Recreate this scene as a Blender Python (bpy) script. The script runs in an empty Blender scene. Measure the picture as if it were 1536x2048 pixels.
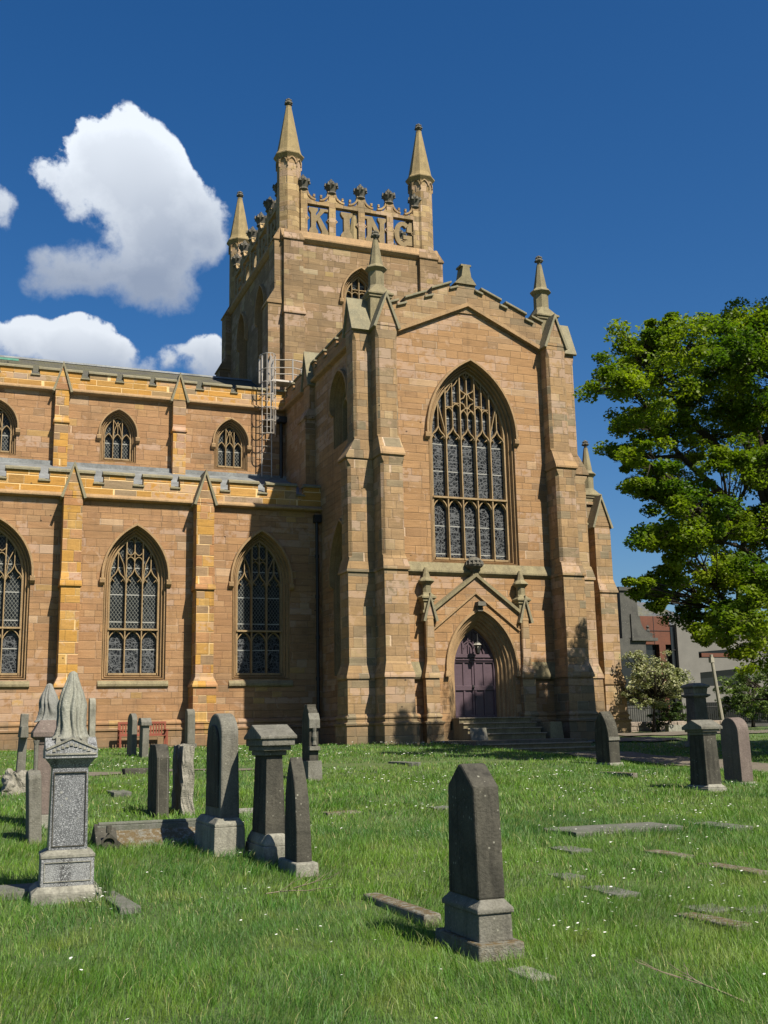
import bpy, bmesh, math, random
import numpy as np
from mathutils import Vector, Matrix
from mathutils.geometry import tessellate_polygon
R = math.radians
random.seed(11)
S = bpy.context.scene
COL = S.collection

# ------------------------------------------------------------------ camera
F_PX = 2183.45
YAW, PIT, ROL = R(21.40), R(11.378), R(-1.196)
fw = Vector((math.sin(YAW)*math.cos(PIT), math.cos(YAW)*math.cos(PIT), math.sin(PIT)))
rt = Vector((math.cos(YAW), -math.sin(YAW), 0)); up = rt.cross(fw)
rt2 = rt*math.cos(ROL)+up*math.sin(ROL); up2 = -rt*math.sin(ROL)+up*math.cos(ROL)
cd = bpy.data.cameras.new("camera"); cam = bpy.data.objects.new("camera", cd); COL.objects.link(cam)
cd.sensor_fit = 'VERTICAL'; cd.sensor_height = 36.0; cd.lens = 36.0*F_PX/2048.0
cd.clip_start = 0.1; cd.clip_end = 3000
m = Matrix((rt2, up2, -fw)).transposed().to_4x4(); m.translation = (0, 0, 1.6)
cam.matrix_world = m
S.camera = cam
S.cycles.max_bounces = 8; S.cycles.diffuse_bounces = 2

# ------------------------------------------------------------------ sun and exposure
SUN_AZ, SUN_EL = R(20.5), R(48.5)       # the sun stands behind the camera, to the right
sd = bpy.data.lights.new("sun", 'SUN'); sd.energy = 5.0; sd.angle = R(0.53); sd.color = (1.0, 0.92, 0.78)
sun = bpy.data.objects.new("sun", sd); COL.objects.link(sun)
sdir = Vector((math.sin(SUN_AZ)*math.cos(SUN_EL), -math.cos(SUN_AZ)*math.cos(SUN_EL), math.sin(SUN_EL)))
sun.rotation_euler = sdir.to_track_quat('Z', 'Y').to_euler(); sun.location = (20, -40, 60)
S.view_settings.view_transform = 'Standard'; S.view_settings.look = 'None'
S.view_settings.exposure = 0.92; S.view_settings.gamma = 1.0

# ------------------------------------------------------------------ node helper
class NT:
    def __init__(s, tree): s.t = tree; s.n = tree.nodes; s.l = tree.links
    def put(s, sock, v):
        if v is None: return
        if isinstance(v, bpy.types.NodeSocket): s.l.new(v, sock)
        else:
            if isinstance(v, tuple) and len(v) == 3 and sock.type == 'RGBA': v = v+(1,)
            sock.default_value = v
    def m(s, op, a, b=None, c=None, clamp=False):
        n = s.n.new('ShaderNodeMath'); n.operation = op; n.use_clamp = clamp
        s.put(n.inputs[0], a); s.put(n.inputs[1], b); s.put(n.inputs[2], c); return n.outputs[0]
    def v(s, op, a, b=None):
        n = s.n.new('ShaderNodeVectorMath'); n.operation = op; s.put(n.inputs[0], a); s.put(n.inputs[1], b)
        return n.outputs['Value'] if op in ('DOT_PRODUCT', 'LENGTH', 'DISTANCE') else n.outputs[0]
    def xyz(s, x, y, z):
        n = s.n.new('ShaderNodeCombineXYZ'); s.put(n.inputs[0], x); s.put(n.inputs[1], y); s.put(n.inputs[2], z); return n.outputs[0]
    def sep(s, v):
        n = s.n.new('ShaderNodeSeparateXYZ'); s.put(n.inputs[0], v); return n.outputs
    def ramp(s, f, stops, mode='LINEAR'):
        n = s.n.new('ShaderNodeValToRGB'); r = n.color_ramp; r.interpolation = mode
        while len(r.elements) < len(stops): r.elements.new(0.5)
        for e, (p, c) in zip(r.elements, stops): e.position = p; e.color = (c[0], c[1], c[2], 1) if not isinstance(c, (int, float)) else (c, c, c, 1)
        s.put(n.inputs[0], f); return n.outputs[0]
    def noise(s, vec, scale, detail=3, rough=0.55, dist=0.0):
        n = s.n.new('ShaderNodeTexNoise'); s.put(n.inputs['Vector'], vec); n.inputs['Scale'].default_value = scale
        n.inputs['Detail'].default_value = detail; n.inputs['Roughness'].default_value = rough; n.inputs['Distortion'].default_value = dist
        return n.outputs[0]
    def vor(s, vec, scale, feature='F1', out=0):
        n = s.n.new('ShaderNodeTexVoronoi'); n.feature = feature; s.put(n.inputs['Vector'], vec); n.inputs['Scale'].default_value = scale
        return n.outputs[out]
    def white(s, vec, dim='3D'):
        n = s.n.new('ShaderNodeTexWhiteNoise'); n.noise_dimensions = dim
        s.put(n.inputs['W' if dim == '1D' else 'Vector'], vec); return n.outputs['Value']
    def mix(s, f, a, b, mode='MIX'):
        n = s.n.new('ShaderNodeMix'); n.data_type = 'RGBA'; n.blend_type = mode
        s.put(n.inputs[0], f); s.put(n.inputs[6], a); s.put(n.inputs[7], b); return n.outputs[2]
    def mr(s, v, a, b, c=0.0, d=1.0, smooth=False):
        n = s.n.new('ShaderNodeMapRange'); n.interpolation_type = 'SMOOTHSTEP' if smooth else 'LINEAR'
        s.put(n.inputs[0], v)
        for i, q in enumerate((a, b, c, d)): s.put(n.inputs[i+1], q)
        return n.outputs[0]
    def geo(s, name='Position'):
        return s.n.new('ShaderNodeNewGeometry').outputs[name]
    def bump(s, h, strength=0.5, dist=0.01):
        n = s.n.new('ShaderNodeBump'); n.inputs['Strength'].default_value = strength; n.inputs['Distance'].default_value = dist
        s.put(n.inputs['Height'], h); return n.outputs[0]

def mat(name):
    M = bpy.data.materials.new(name); M.use_nodes = True; T = NT(M.node_tree)
    b = T.n.get('Principled BSDF'); return M, T, b

# ------------------------------------------------------------------ sky and clouds (all by direction, at infinity)
W = bpy.data.worlds.new("World"); S.world = W; W.use_nodes = True
T = NT(W.node_tree); bg = T.n.get('Background'); bg.inputs['Strength'].default_value = 0.05
sky = T.n.new('ShaderNodeTexSky'); sky.sky_type = 'NISHITA'; sky.sun_disc = False
sky.sun_elevation = SUN_EL; sky.sun_rotation = math.pi-SUN_AZ
sky.altitude = 0; sky.air_density = 1.12; sky.dust_density = 1.1; sky.ozone_density = 3.2
hs = T.n.new('ShaderNodeHueSaturation'); hs.inputs['Saturation'].default_value = 1.34; hs.inputs['Value'].default_value = .94
T.l.new(sky.outputs[0], hs.inputs['Color'])
D = T.n.new('ShaderNodeTexCoord').outputs['Generated']
D = T.v('NORMALIZE', D)
def pdir(px, py):
    return (fw+rt2*((px-768)/F_PX)-up2*((py-1024)/F_PX)).normalized()
def cloud(blobs, seed, amp, sc):
    wob = T.v('ADD', D, (seed, seed*.7, seed*.3))
    n1 = T.noise(wob, sc, 8, 0.58); n2 = T.noise(T.v('ADD', wob, (3.3, 1.1, 5)), sc*.33, 4, 0.5)
    acc = None
    for px, py, r, k in blobs:
        d = pdir(px, py)
        dd = T.v('DISTANCE', D, (d.x, d.y, d.z))
        e = T.mr(dd, 0.0, r/F_PX*1.35, k, 0.0, True)
        acc = e if acc is None else T.m('ADD', acc, e)
    n3 = T.noise(wob, sc*5, 6, 0.6)
    gate = T.mr(acc, .02, .35, 0, 1, True)
    w_ = T.m('ADD', T.m('MULTIPLY', T.m('SUBTRACT', n1, 0.5), amp), T.m('MULTIPLY', T.m('SUBTRACT', n2, 0.5), amp*.9))
    w_ = T.m('ADD', w_, T.m('MULTIPLY', T.m('SUBTRACT', n3, 0.5), amp*.45))
    f = T.m('ADD', acc, T.m('MULTIPLY', w_, gate))
    return f, n1, n2
main = [(235, 300, 95, .9), (165, 290, 60, .6), (300, 330, 75, .7), (290, 390, 95, .8), (210, 370, 80, .7), (90, 350, 50, .6), (130, 385, 45, .4), (370, 440, 85, .8), (400, 390, 45, .4), (350, 520, 85, .75), (270, 470, 50, .4), (150, 425, 50, .25), (260, 545, 80, .65), (170, 550, 75, .55), (90, 540, 66, .5),
        (80, 580, 45, .35), (430, 500, 45, .5), (300, 590, 60, .45), (430, 460, 60, .55), (330, 565, 70, .5), (370, 600, 40, .3), (15, 405, 36, .42), (-20, 395, 40, .4), (10, 450, 25, .3)]
low = [(180, 710, 80, .9), (150, 690, 60, .8), (240, 740, 60, .7), (60, 680, 60, .5), (5, 690, 50, .45), (410, 710, 55, .62), (330, 720, 45, .42), (440, 750, 60, .5),(-60, 660, 60, .4)]
off = [(-900, 300, 300, .7), (-600, 100, 260, .6), (-1300, 500, 300, .8), (2600, 500, 330, .7), (3000, 250, 300, .7), (2300, 900, 200, .5)]
f1, a1, b1 = cloud(main, 1.7, 2.1, 11.0)
f2, a2, b2 = cloud(low, 5.2, 1.9, 14.0)
f3, a3, b3 = cloud(off, 8.4, 1.5, 7.0)
col = T.mix(1.0, hs.outputs[0], (.86, .97, 1.13, 1), 'MULTIPLY')
def lay(col, f, nz, py_top, py_bot, lo, hi):
    z0 = pdir(250, py_bot).z; z1 = pdir(250, py_top).z
    h = T.mr(T.sep(D)[2], z0, z1, 0, 1)
    msk = T.mr(f, 0.34, T.mr(h, .1, .8, 1.05, .56), 0, 1, True)
    body = T.m('ADD', T.m('MULTIPLY', h, .85), T.m('MULTIPLY', T.m('SUBTRACT', nz, .5), 1.3))
    body = T.m('ADD', body, T.mr(f, .5, 1.3, .12, -.12))
    c = T.ramp(body, [(0.0, lo), (0.45, tuple((a+b)*.5 for a, b in zip(lo, hi))), (0.9, hi)])
    return T.mix(T.m('MULTIPLY', msk, T.mr(body, 0, .5, .86, 1.0)), col, c)
col = lay(col, f3, a3, 200, 700, (4.4, 5.2, 6.8), (10, 10.6, 11.6))
col = lay(col, f2, b2, 650, 760, (3.6, 4.2, 5.3), (8.6, 9.2, 10.0))
col = lay(col, f1, b1, 250, 600, (3.6, 4.2, 5.3), (9.4, 10.1, 11.0))
T.l.new(col, bg.inputs['Color'])

# ------------------------------------------------------------------ mesh builder
class MB:
    def __init__(s): s.v = []; s.f = []
    def add(s, vs, fs):
        o = len(s.v); s.v += [tuple(map(float, p)) for p in vs]; s.f += [tuple(i+o for i in f) for f in fs]; return s
    def box(s, x0, x1, y0, y1, z0, z1, t=0.0):
        s.loft([[(x0, y0, z0), (x1, y0, z0), (x1, y1, z0), (x0, y1, z0)],
                [(x0+t, y0+t, z1), (x1-t, y0+t, z1), (x1-t, y1-t, z1), (x0+t, y1-t, z1)]]); return s
    def loft(s, rings, cap=True, closed=True):
        n = len(rings[0]); vs = [p for r in rings for p in r]; fs = []
        for k in range(len(rings)-1):
            for i in range(n if closed else n-1):
                j = (i+1) % n; fs.append((k*n+i, k*n+j, (k+1)*n+j, (k+1)*n+i))
        if cap: fs.append(tuple(range(n))[::-1]); fs.append(tuple((len(rings)-1)*n+i for i in range(n)))
        return s.add(vs, fs)
    def tube(s, pts, r, n=6):
        pts = [Vector(p) for p in pts]; rings = []
        for i, p in enumerate(pts):
            d = (pts[min(i+1, len(pts)-1)]-pts[max(i-1, 0)]).normalized()
            a = d.cross(Vector((0, 0, 1)) if abs(d.z) < .9 else Vector((1, 0, 0))).normalized(); b = d.cross(a)
            rr = r[i] if isinstance(r, (list, tuple)) else r
            rings.append([p+(a*math.cos(t)+b*math.sin(t))*rr for t in [2*math.pi*k/n for k in range(n)]])
        return s.loft(rings)
    def lathe(s, cx, cy, prof, n=12, rot=0.0, ex=1.0, ey=1.0):
        rings = [[(cx+r*ex*math.cos(rot+2*math.pi*k/n), cy+r*ey*math.sin(rot+2*math.pi*k/n), z) for k in range(n)] for r, z in prof]
        return s.loft(rings)
    def prismx(s, pts, x0, x1):
        return s.loft([[(x0, a, b) for a, b in pts], [(x1, a, b) for a, b in pts]])
    def prismy(s, pts, y0, y1):
        return s.loft([[(a, y0, b) for a, b in pts], [(a, y1, b) for a, b in pts]])
    def build(s, name, material, parent=None, bevel=0.0, smooth=False, recalc=True, loc=None):
        me = bpy.data.meshes.new(name)
        me.from_pydata(s.v, [], s.f); me.validate()
        if recalc:
            b = bmesh.new(); b.from_mesh(me); bmesh.ops.recalc_face_normals(b, faces=b.faces); b.to_mesh(me); b.free()
        if smooth:
            for p in me.polygons: p.use_smooth = True
        me.materials.append(material)
        o = bpy.data.objects.new(name, me); COL.objects.link(o)
        if parent: o.parent = parent
        if loc: o.location = loc
        if bevel:
            md = o.modifiers.new('bevel', 'BEVEL'); md.width = bevel; md.segments = 2; md.limit_method = 'ANGLE'; md.angle_limit = R(35)
        return o

def tag(o, label=None, cat=None, group=None, kind=None):
    if label: o['label'] = label
    if cat: o['category'] = cat
    if group: o['group'] = group
    if kind: o['kind'] = kind
    return o
def empty(name, loc, label, cat, group=None, rz=0.0):
    e = bpy.data.objects.new(name, None); COL.objects.link(e); e.location = loc; e.rotation_euler = (0, 0, rz)
    e.empty_display_size = .3
    return tag(e, label, cat, group)

# walls are drawn in (u, d, z): u along the wall, d outward, z up
def Tf(Y): return lambda u, d, z: (u, Y-d, z)          # faces the camera side (-Y)
def Tb(Y): return lambda u, d, z: (u, Y+d, z)
def Tl(X): return lambda u, d, z: (X-d, u, z)          # faces left (-X)
def Tr(X): return lambda u, d, z: (X+d, u, z)
def arch(cx, hw, zs, zsp, za, n=9):
    h = za-zsp; RR = (h*h+hw*hw)/(2*hw); c = hw-RR; a1 = math.atan2(h, -c) if RR > 0 else 0
    right = [(cx+c+RR*math.cos(a1*i/n), zsp+RR*math.sin(a1*i/n)) for i in range(n+1)]
    left = [(2*cx-x, z) for x, z in right[:-1]][::-1]
    return [(cx+hw, zs)]+right+left+[(cx-hw, zs)]
def arch_z(cx, hw, zsp, za, x):
    h = za-zsp; RR = (h*h+hw*hw)/(2*hw); c = hw-RR; d = abs(x-cx)-c
    return zsp+math.sqrt(max(RR*RR-d*d, 0)) if abs(x-cx) < hw else zsp
def sheet(mb, Tm, outer, holes=(), d=0.0):
    loops = [[Vector((u, z, 0)) for u, z in outer]]+[[Vector((u, z, 0)) for u, z in h] for h in holes]
    pts = [p for l in loops for p in l]
    mb.add([Tm(p.x, d, p.y) for p in pts], tessellate_polygon(loops))
def strip(mb, Tm, u0, u1, prof):
    mb.loft([[Tm(u0, d, z) for d, z in prof], [Tm(u1, d, z) for d, z in prof]])
def ribbon(mb, Tm, path, w, d0, d1, chamf=0.0):
    n = len(path); rings = []
    for i, (u, z) in enumerate(path):
        a = path[max(i-1, 0)]; b = path[min(i+1, n-1)]
        t1 = Vector((u-a[0], z-a[1])); t2 = Vector((b[0]-u, b[1]-z))
        if t1.length < 1e-6: t1 = t2
        if t2.length < 1e-6: t2 = t1
        t1.normalize(); t2.normalize(); t = (t1+t2)
        if t.length < 1e-4: t = t1
        t.normalize(); k = 1/max(.5, t.dot(t1)); nx, nz = -t.y*w/2*k, t.x*w/2*k
        c = 1-chamf
        rings.append([Tm(u+nx, d0, z+nz), Tm(u+nx*c, d1, z+nz*c), Tm(u-nx*c, d1, z-nz*c), Tm(u-nx, d0, z-nz)])
    mb.loft(rings)
STR = [(0, -.10), (.05, -.08), (.20, -.06), (.25, -.02), (.25, .04), (.20, .08), (0, .20)]
def sprof(z, k=1.0): return [(d*k, z+h*k) for d, h in STR]
PLINTH = [(.0, .6), (.22, .6), (.20, 1.80), (.24, 1.83), (.24, 1.89), (.15, 1.93), (.14, 2.02), (.18, 2.05), (.18, 2.10), (.12, 2.18), (0, 2.20)]
# ------------------------------------------------------------------ materials
def ashlar(name, stops, h=.265, w=.66, mort=(.60, .46, .30), mw=.012, stain=.35, stainc=(.055, .042, .028), bed=1.0, seed=0.0, streak=.42, pale=.86, K=.80, flat=0.0):
    M, T, b = mat(name); P = T.geo(); N = T.sep(T.geo('True Normal')); p = T.sep(P)
    sel = T.m('GREATER_THAN', T.m('ABSOLUTE', N[0]), T.m('ABSOLUTE', N[1]))
    u = T.m('ADD', p[0], T.m('MULTIPLY', sel, T.m('SUBTRACT', p[1], p[0])))
    z = p[2]
    v = T.m('ADD', T.m('DIVIDE', z, h), T.m('MULTIPLY', T.m('SINE', T.m('MULTIPLY', z, 1.9)), .4))
    row = T.m('FLOOR', v); rr = T.white(T.m('ADD', row, seed), '1D')
    q = T.m('DIVIDE', T.m('ADD', u, T.m('MULTIPLY', rr, 7.0)), w)
    q = T.m('ADD', q, T.m('MULTIPLY', T.m('SINE', T.m('ADD', T.m('MULTIPLY', q, 2.3), T.m('MULTIPLY', rr, 20))), .34))
    cell = T.m('FLOOR', q); rnd = T.white(T.xyz(cell, row, seed))
    rnd2 = T.white(T.xyz(row, cell, seed+3.1))
    fu = T.m('FRACT', q); fv = T.m('FRACT', v)
    du = T.m('MULTIPLY', T.m('MINIMUM', fu, T.m('SUBTRACT', 1, fu)), w); dv = T.m('MULTIPLY', T.m('MINIMUM', fv, T.m('SUBTRACT', 1, fv)), h)
    wob = T.noise(P, 9, 2)
    dm = T.m('ADD', T.m('MINIMUM', du, dv), T.m('MULTIPLY', T.m('SUBTRACT', wob, .5), .008))
    mo = T.mr(dm, mw*.35, mw, 1, 0)
    c = T.ramp(rnd, stops, 'CONSTANT')
    if flat: c = T.mix(flat, c, tuple(stops[0][1]))
    sc = T.v('MULTIPLY', P, (1.6, 1.6, 13.0))
    n1 = T.noise(sc, 1.0, 5, .6); n2 = T.noise(P, 22, 3, .6); n3 = T.noise(P, .42, 4, .6)
    c = T.mix(1.0, c, T.mr(n1, .25, .75, .80, 1.16), 'MULTIPLY')
    c = T.mix(1.0, c, T.mr(n2, .25, .75, .86, 1.13), 'MULTIPLY')
    c = T.mix(1.0, c, T.mr(rnd2, 0, 1, .92, 1.07), 'MULTIPLY')
    # spalled, paler patches and sooty stains with a shape of their own
    pn = T.noise(P, 1.7, 5, .62, .6)
    c = T.mix(T.mr(pn, .61, .63, 0, .40), c, (.46, .32, .20))
    c = T.mix(T.mr(n3, .5, .78, 0, stain), c, stainc)
    st = T.noise(T.v('MULTIPLY', P, (3.2, 3.2, .22)), 1.0, 4, .6)
    c = T.mix(T.mr(st, .55, .8, 0, streak), c, stainc)
    z1 = T.noise(T.xyz(T.m('MULTIPLY', cell, .16), T.m('MULTIPLY', row, .13), seed+7), 1.0, 2)     # whole groups of blocks flaked to a paler face
    c = T.mix(T.m('MULTIPLY', T.mr(z1, .56, .58, 0, .5), T.mr(T.noise(P, 3.4, 5, .7), .42, .5, 0, 1)), c, (.43, .315, .22))
    c = T.mix(T.m('MULTIPLY', mo, T.mr(rnd, pale-.01, pale, .12, .9)), c, mort)
    c = T.mix(T.m('MULTIPLY', T.mr(dm, .0, .006, 1, 0), T.mr(rnd2, .3, .9, 0, .5)), c, (.06, .04, .025))
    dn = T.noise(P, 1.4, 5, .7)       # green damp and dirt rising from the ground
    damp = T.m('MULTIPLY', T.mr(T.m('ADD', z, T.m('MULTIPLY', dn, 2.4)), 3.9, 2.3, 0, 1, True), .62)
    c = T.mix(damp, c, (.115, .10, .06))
    # small holes knocked out of the blocks
    hole = T.vor(T.v('MULTIPLY', P, (1, 1, 1.3)), 1.15)
    c = T.mix(T.mr(hole, .035, .05, .85, 0), c, (.03, .022, .015))
    c = T.mix(1.0, c, (K*1.02, K*1.0, K*1.09), 'MULTIPLY'); T.put(b.inputs['Base Color'], c); b.inputs['Roughness'].default_value = .92; b.inputs['Specular IOR Level'].default_value = .2
    hgt = T.m('ADD', T.m('MULTIPLY', n1, .45*bed), T.m('ADD', T.m('MULTIPLY', n2, .35), T.m('SUBTRACT', T.m('MULTIPLY', rnd2, .55), mo)))
    T.put(b.inputs['Normal'], T.bump(hgt, .85, .022)); return M

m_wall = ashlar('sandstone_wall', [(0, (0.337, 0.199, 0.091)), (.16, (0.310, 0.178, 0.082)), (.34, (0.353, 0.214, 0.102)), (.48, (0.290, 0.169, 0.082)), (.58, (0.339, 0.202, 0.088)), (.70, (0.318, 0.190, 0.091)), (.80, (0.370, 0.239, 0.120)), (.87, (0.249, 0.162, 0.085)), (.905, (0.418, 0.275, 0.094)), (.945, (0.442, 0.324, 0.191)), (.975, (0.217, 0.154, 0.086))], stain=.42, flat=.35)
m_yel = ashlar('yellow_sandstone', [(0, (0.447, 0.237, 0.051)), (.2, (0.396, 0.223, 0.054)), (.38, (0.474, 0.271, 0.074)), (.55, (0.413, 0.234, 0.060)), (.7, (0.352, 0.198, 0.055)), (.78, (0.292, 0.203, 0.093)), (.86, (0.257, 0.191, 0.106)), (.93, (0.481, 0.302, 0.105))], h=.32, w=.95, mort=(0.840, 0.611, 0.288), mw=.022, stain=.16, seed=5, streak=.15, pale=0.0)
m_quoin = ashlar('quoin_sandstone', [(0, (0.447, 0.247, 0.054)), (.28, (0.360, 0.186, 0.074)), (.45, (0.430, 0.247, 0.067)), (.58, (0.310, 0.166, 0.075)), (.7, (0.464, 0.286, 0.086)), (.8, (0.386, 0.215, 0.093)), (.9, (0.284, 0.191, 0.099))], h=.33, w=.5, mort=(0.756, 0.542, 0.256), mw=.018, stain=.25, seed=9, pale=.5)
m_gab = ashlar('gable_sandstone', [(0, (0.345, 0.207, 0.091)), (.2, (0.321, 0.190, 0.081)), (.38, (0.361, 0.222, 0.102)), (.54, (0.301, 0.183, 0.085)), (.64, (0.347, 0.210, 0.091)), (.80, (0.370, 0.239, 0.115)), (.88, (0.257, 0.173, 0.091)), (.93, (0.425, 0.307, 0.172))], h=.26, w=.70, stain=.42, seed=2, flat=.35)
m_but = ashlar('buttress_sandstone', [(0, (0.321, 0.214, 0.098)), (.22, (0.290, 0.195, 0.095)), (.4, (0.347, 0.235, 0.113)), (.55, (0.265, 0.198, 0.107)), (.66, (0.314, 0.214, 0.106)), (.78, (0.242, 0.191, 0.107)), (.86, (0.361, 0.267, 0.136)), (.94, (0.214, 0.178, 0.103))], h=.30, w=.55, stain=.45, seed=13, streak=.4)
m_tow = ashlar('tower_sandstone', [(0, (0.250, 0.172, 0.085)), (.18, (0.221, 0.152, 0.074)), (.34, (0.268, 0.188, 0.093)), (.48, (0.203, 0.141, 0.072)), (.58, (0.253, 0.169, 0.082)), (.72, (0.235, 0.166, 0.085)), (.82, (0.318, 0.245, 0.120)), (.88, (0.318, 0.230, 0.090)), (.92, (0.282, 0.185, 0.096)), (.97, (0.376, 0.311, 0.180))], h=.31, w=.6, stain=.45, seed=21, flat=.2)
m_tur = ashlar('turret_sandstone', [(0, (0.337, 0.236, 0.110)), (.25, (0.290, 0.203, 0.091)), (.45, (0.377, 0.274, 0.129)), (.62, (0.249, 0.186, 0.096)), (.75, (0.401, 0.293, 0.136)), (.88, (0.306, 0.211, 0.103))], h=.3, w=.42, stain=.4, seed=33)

def rough_stone(name, c1, c2, c3, sc=1.0, moss=None, speck=None, streak=.5, bumpd=.012, rough=.9):
    M, T, b = mat(name); P = T.geo()
    n1 = T.noise(P, 2.2*sc, 6, .62, .4); n2 = T.noise(P, 28*sc, 4, .65); st = T.noise(T.v('MULTIPLY', P, (7*sc, 7*sc, .8*sc)), 1, 4, .6)
    c = T.mix(T.mr(n1, .38, .62, 0, 1), c1, c2)
    c = T.mix(T.mr(st, .48, .72, 0, streak), c, c3)
    c = T.mix(1.0, c, T.mr(n2, .25, .75, .72, 1.28), 'MULTIPLY')
    if speck is not None:
        v = T.white(T.v('FLOOR', T.v('MULTIPLY', P, (150, 150, 150)))) if False else T.noise(P, 130, 1, .5)
        c = T.mix(T.mr(v, .56, .64, 0, .8), c, speck); c = T.mix(T.mr(v, .42, .34, 0, .6), c, (.02, .02, .022))
    li = T.vor(P, 11*sc); c = T.mix(T.m('MULTIPLY', T.mr(li, .16, .11, 0, .55), T.mr(n1, .45, .6, 0, 1)), c, (.42, .41, .33))
    if moss is not None:
        up_ = T.mr(T.sep(T.geo('True Normal'))[2], .2, .7, 0, 1); mn = T.noise(P, 15, 6, .75)
        c = T.mix(T.m('MULTIPLY', T.mr(mn, .44, .52, 0, .95), T.m('MAXIMUM', up_, .35)), c, moss)
    c = T.mix(1.0, c, (.82, .82, .82), 'MULTIPLY'); T.put(b.inputs['Base Color'], c); b.inputs['Roughness'].default_value = rough; b.inputs['Specular IOR Level'].default_value = .25
    T.put(b.inputs['Normal'], T.bump(T.m('ADD', n2, T.m('MULTIPLY', n1, 1.5)), .7, bumpd)); return M
m_dress = rough_stone('dressed_stone', (.36, .235, .12), (.29, .19, .10), (.16, .12, .07), streak=.45)
m_trac = rough_stone('tracery_stone', (.33, .235, .125), (.26, .185, .10), (.16, .12, .07), streak=.3, bumpd=.004)
m_weath = rough_stone('weathered_stone', (.25, .215, .125), (.19, .16, .095), (.10, .09, .055), streak=.5)
m_crown = rough_stone('sooty_stone', (.13, .12, .095), (.075, .07, .06), (.24, .22, .17), sc=2, streak=.4)
m_lett = rough_stone('letter_stone', (.27, .20, .11), (.22, .165, .09), (.12, .092, .055), streak=.3)
m_spire = rough_stone('spire_stone', (.31, .235, .115), (.25, .19, .095), (.13, .105, .06), streak=.5)
m_cope = rough_stone('coping_stone', (.24, .215, .14), (.18, .165, .11), (.32, .26, .15), streak=.4)
m_gs_dark = rough_stone('dark_gravestone', (.048, .046, .036), (.076, .071, .055), (.012, .011, .009), sc=1.6, streak=.75)
m_gs_grey = rough_stone('grey_gravestone', (.175, .168, .14), (.13, .125, .10), (.05, .047, .038), sc=2, streak=.5)
m_gs_rough = rough_stone('rough_gravestone', (.30, .28, .23), (.19, .18, .14), (.10, .095, .075), sc=1.8, streak=.5, bumpd=.03)
m_gs_base = rough_stone('lichened_base', (.19, .185, .15), (.29, .28, .23), (.07, .066, .054), sc=1.8, streak=.5)
m_gs_pink = rough_stone('pink_gravestone', (.14, .11, .095), (.17, .135, .115), (.06, .048, .042), sc=2, streak=.4)
m_gs_moss = rough_stone('mossy_slab', (.24, .23, .19), (.16, .155, .125), (.09, .085, .07), sc=1.8, moss=(.12, .085, .038), streak=.4, bumpd=.03)
m_gs_leger = rough_stone('ledger_stone', (.14, .14, .12), (.11, .115, .09), (.05, .07, .03), sc=2, streak=.4)
m_granite = rough_stone('grey_granite', (.11, .115, .118), (.14, .145, .15), (.09, .092, .095), speck=(.40, .41, .42), sc=1, streak=.25, rough=.45, bumpd=.001)
m_gran_st = rough_stone('stained_granite', (.17, .175, .18), (.22, .225, .22), (.035, .035, .035), speck=(.42, .43, .43), sc=1.8, streak=.9, rough=.6, bumpd=.002)
m_urn = rough_stone('draped_urn_stone', (.30, .30, .25), (.24, .24, .20), (.08, .08, .065), sc=2.4, streak=.55)
m_urn2 = rough_stone('grey_urn_stone', (.24, .24, .22), (.19, .19, .17), (.08, .08, .07), sc=2.4, streak=.5)
m_step = rough_stone('step_stone', (.34, .28, .20), (.24, .20, .145), (.10, .085, .065), streak=.5)
m_rub = rough_stone('rubble_stone', (.34, .28, .22), (.22, .18, .15), (.12, .10, .085), sc=1.4, streak=.3, bumpd=.04)
m_pave = rough_stone('path_paving', (.125, .11, .082), (.155, .13, .10), (.13, .11, .085), sc=.5, streak=.2)

def plain(name, col, rough=.6, metal=0.0, var=.15, spec=.4, bumpd=.002):
    M, T, b = mat(name); n = T.noise(T.geo(), 14, 4, .6); n2 = T.noise(T.geo(), 1.3, 3, .6)
    c = T.mix(1.0, col+(1,), T.mr(n, .25, .75, 1-var, 1+var), 'MULTIPLY'); c = T.mix(1.0, c, T.mr(n2, .3, .7, 1-var, 1+var), 'MULTIPLY')
    c = T.mix(1.0, c, (.82, .82, .82), 'MULTIPLY'); T.put(b.inputs['Base Color'], c); b.inputs['Roughness'].default_value = rough; b.inputs['Metallic'].default_value = metal
    b.inputs['Specular IOR Level'].default_value = spec; T.put(b.inputs['Normal'], T.bump(n, .4, bumpd)); return M
m_door = plain('purple_door_paint', (.092, .062, .078), .42, var=.12)
m_iron = plain('black_iron', (.02, .02, .02), .5)
m_dark = plain('dark_interior', (.006, .006, .007), .8)
m_lead = plain('lead_sheet', (.17, .18, .18), .75, .0, .3)
m_galv = plain('galvanised_steel', (.42, .38, .33), .45, .3, .15)
m_green = plain('green_copper', (.16, .42, .31), .7)
m_bench = plain('red_bench_wood', (.22, .055, .028), .6)
m_cream = plain('cream_render', (.155, .147, .132), .9, var=.08)
m_rust = plain('rusty_cladding', (.11, .036, .017), .7, var=.2)
m_bgst = rough_stone('old_grey_masonry', (.09, .088, .078), (.06, .06, .054), (.07, .07, .065), sc=.6, streak=.4)
m_lamp = plain('lamp_glass', (.35, .33, .28), .2)
m_pole = plain('weathered_pole', (.27, .25, .19), .7)
m_white = plain('white_metal', (.7, .7, .7), .5)
m_bark = rough_stone('tree_bark', (.055, .045, .033), (.035, .028, .02), (.02, .017, .012), sc=3, streak=.5, bumpd=.03)
m_twig = plain('dead_twig', (.20, .16, .11), .8)

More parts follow.
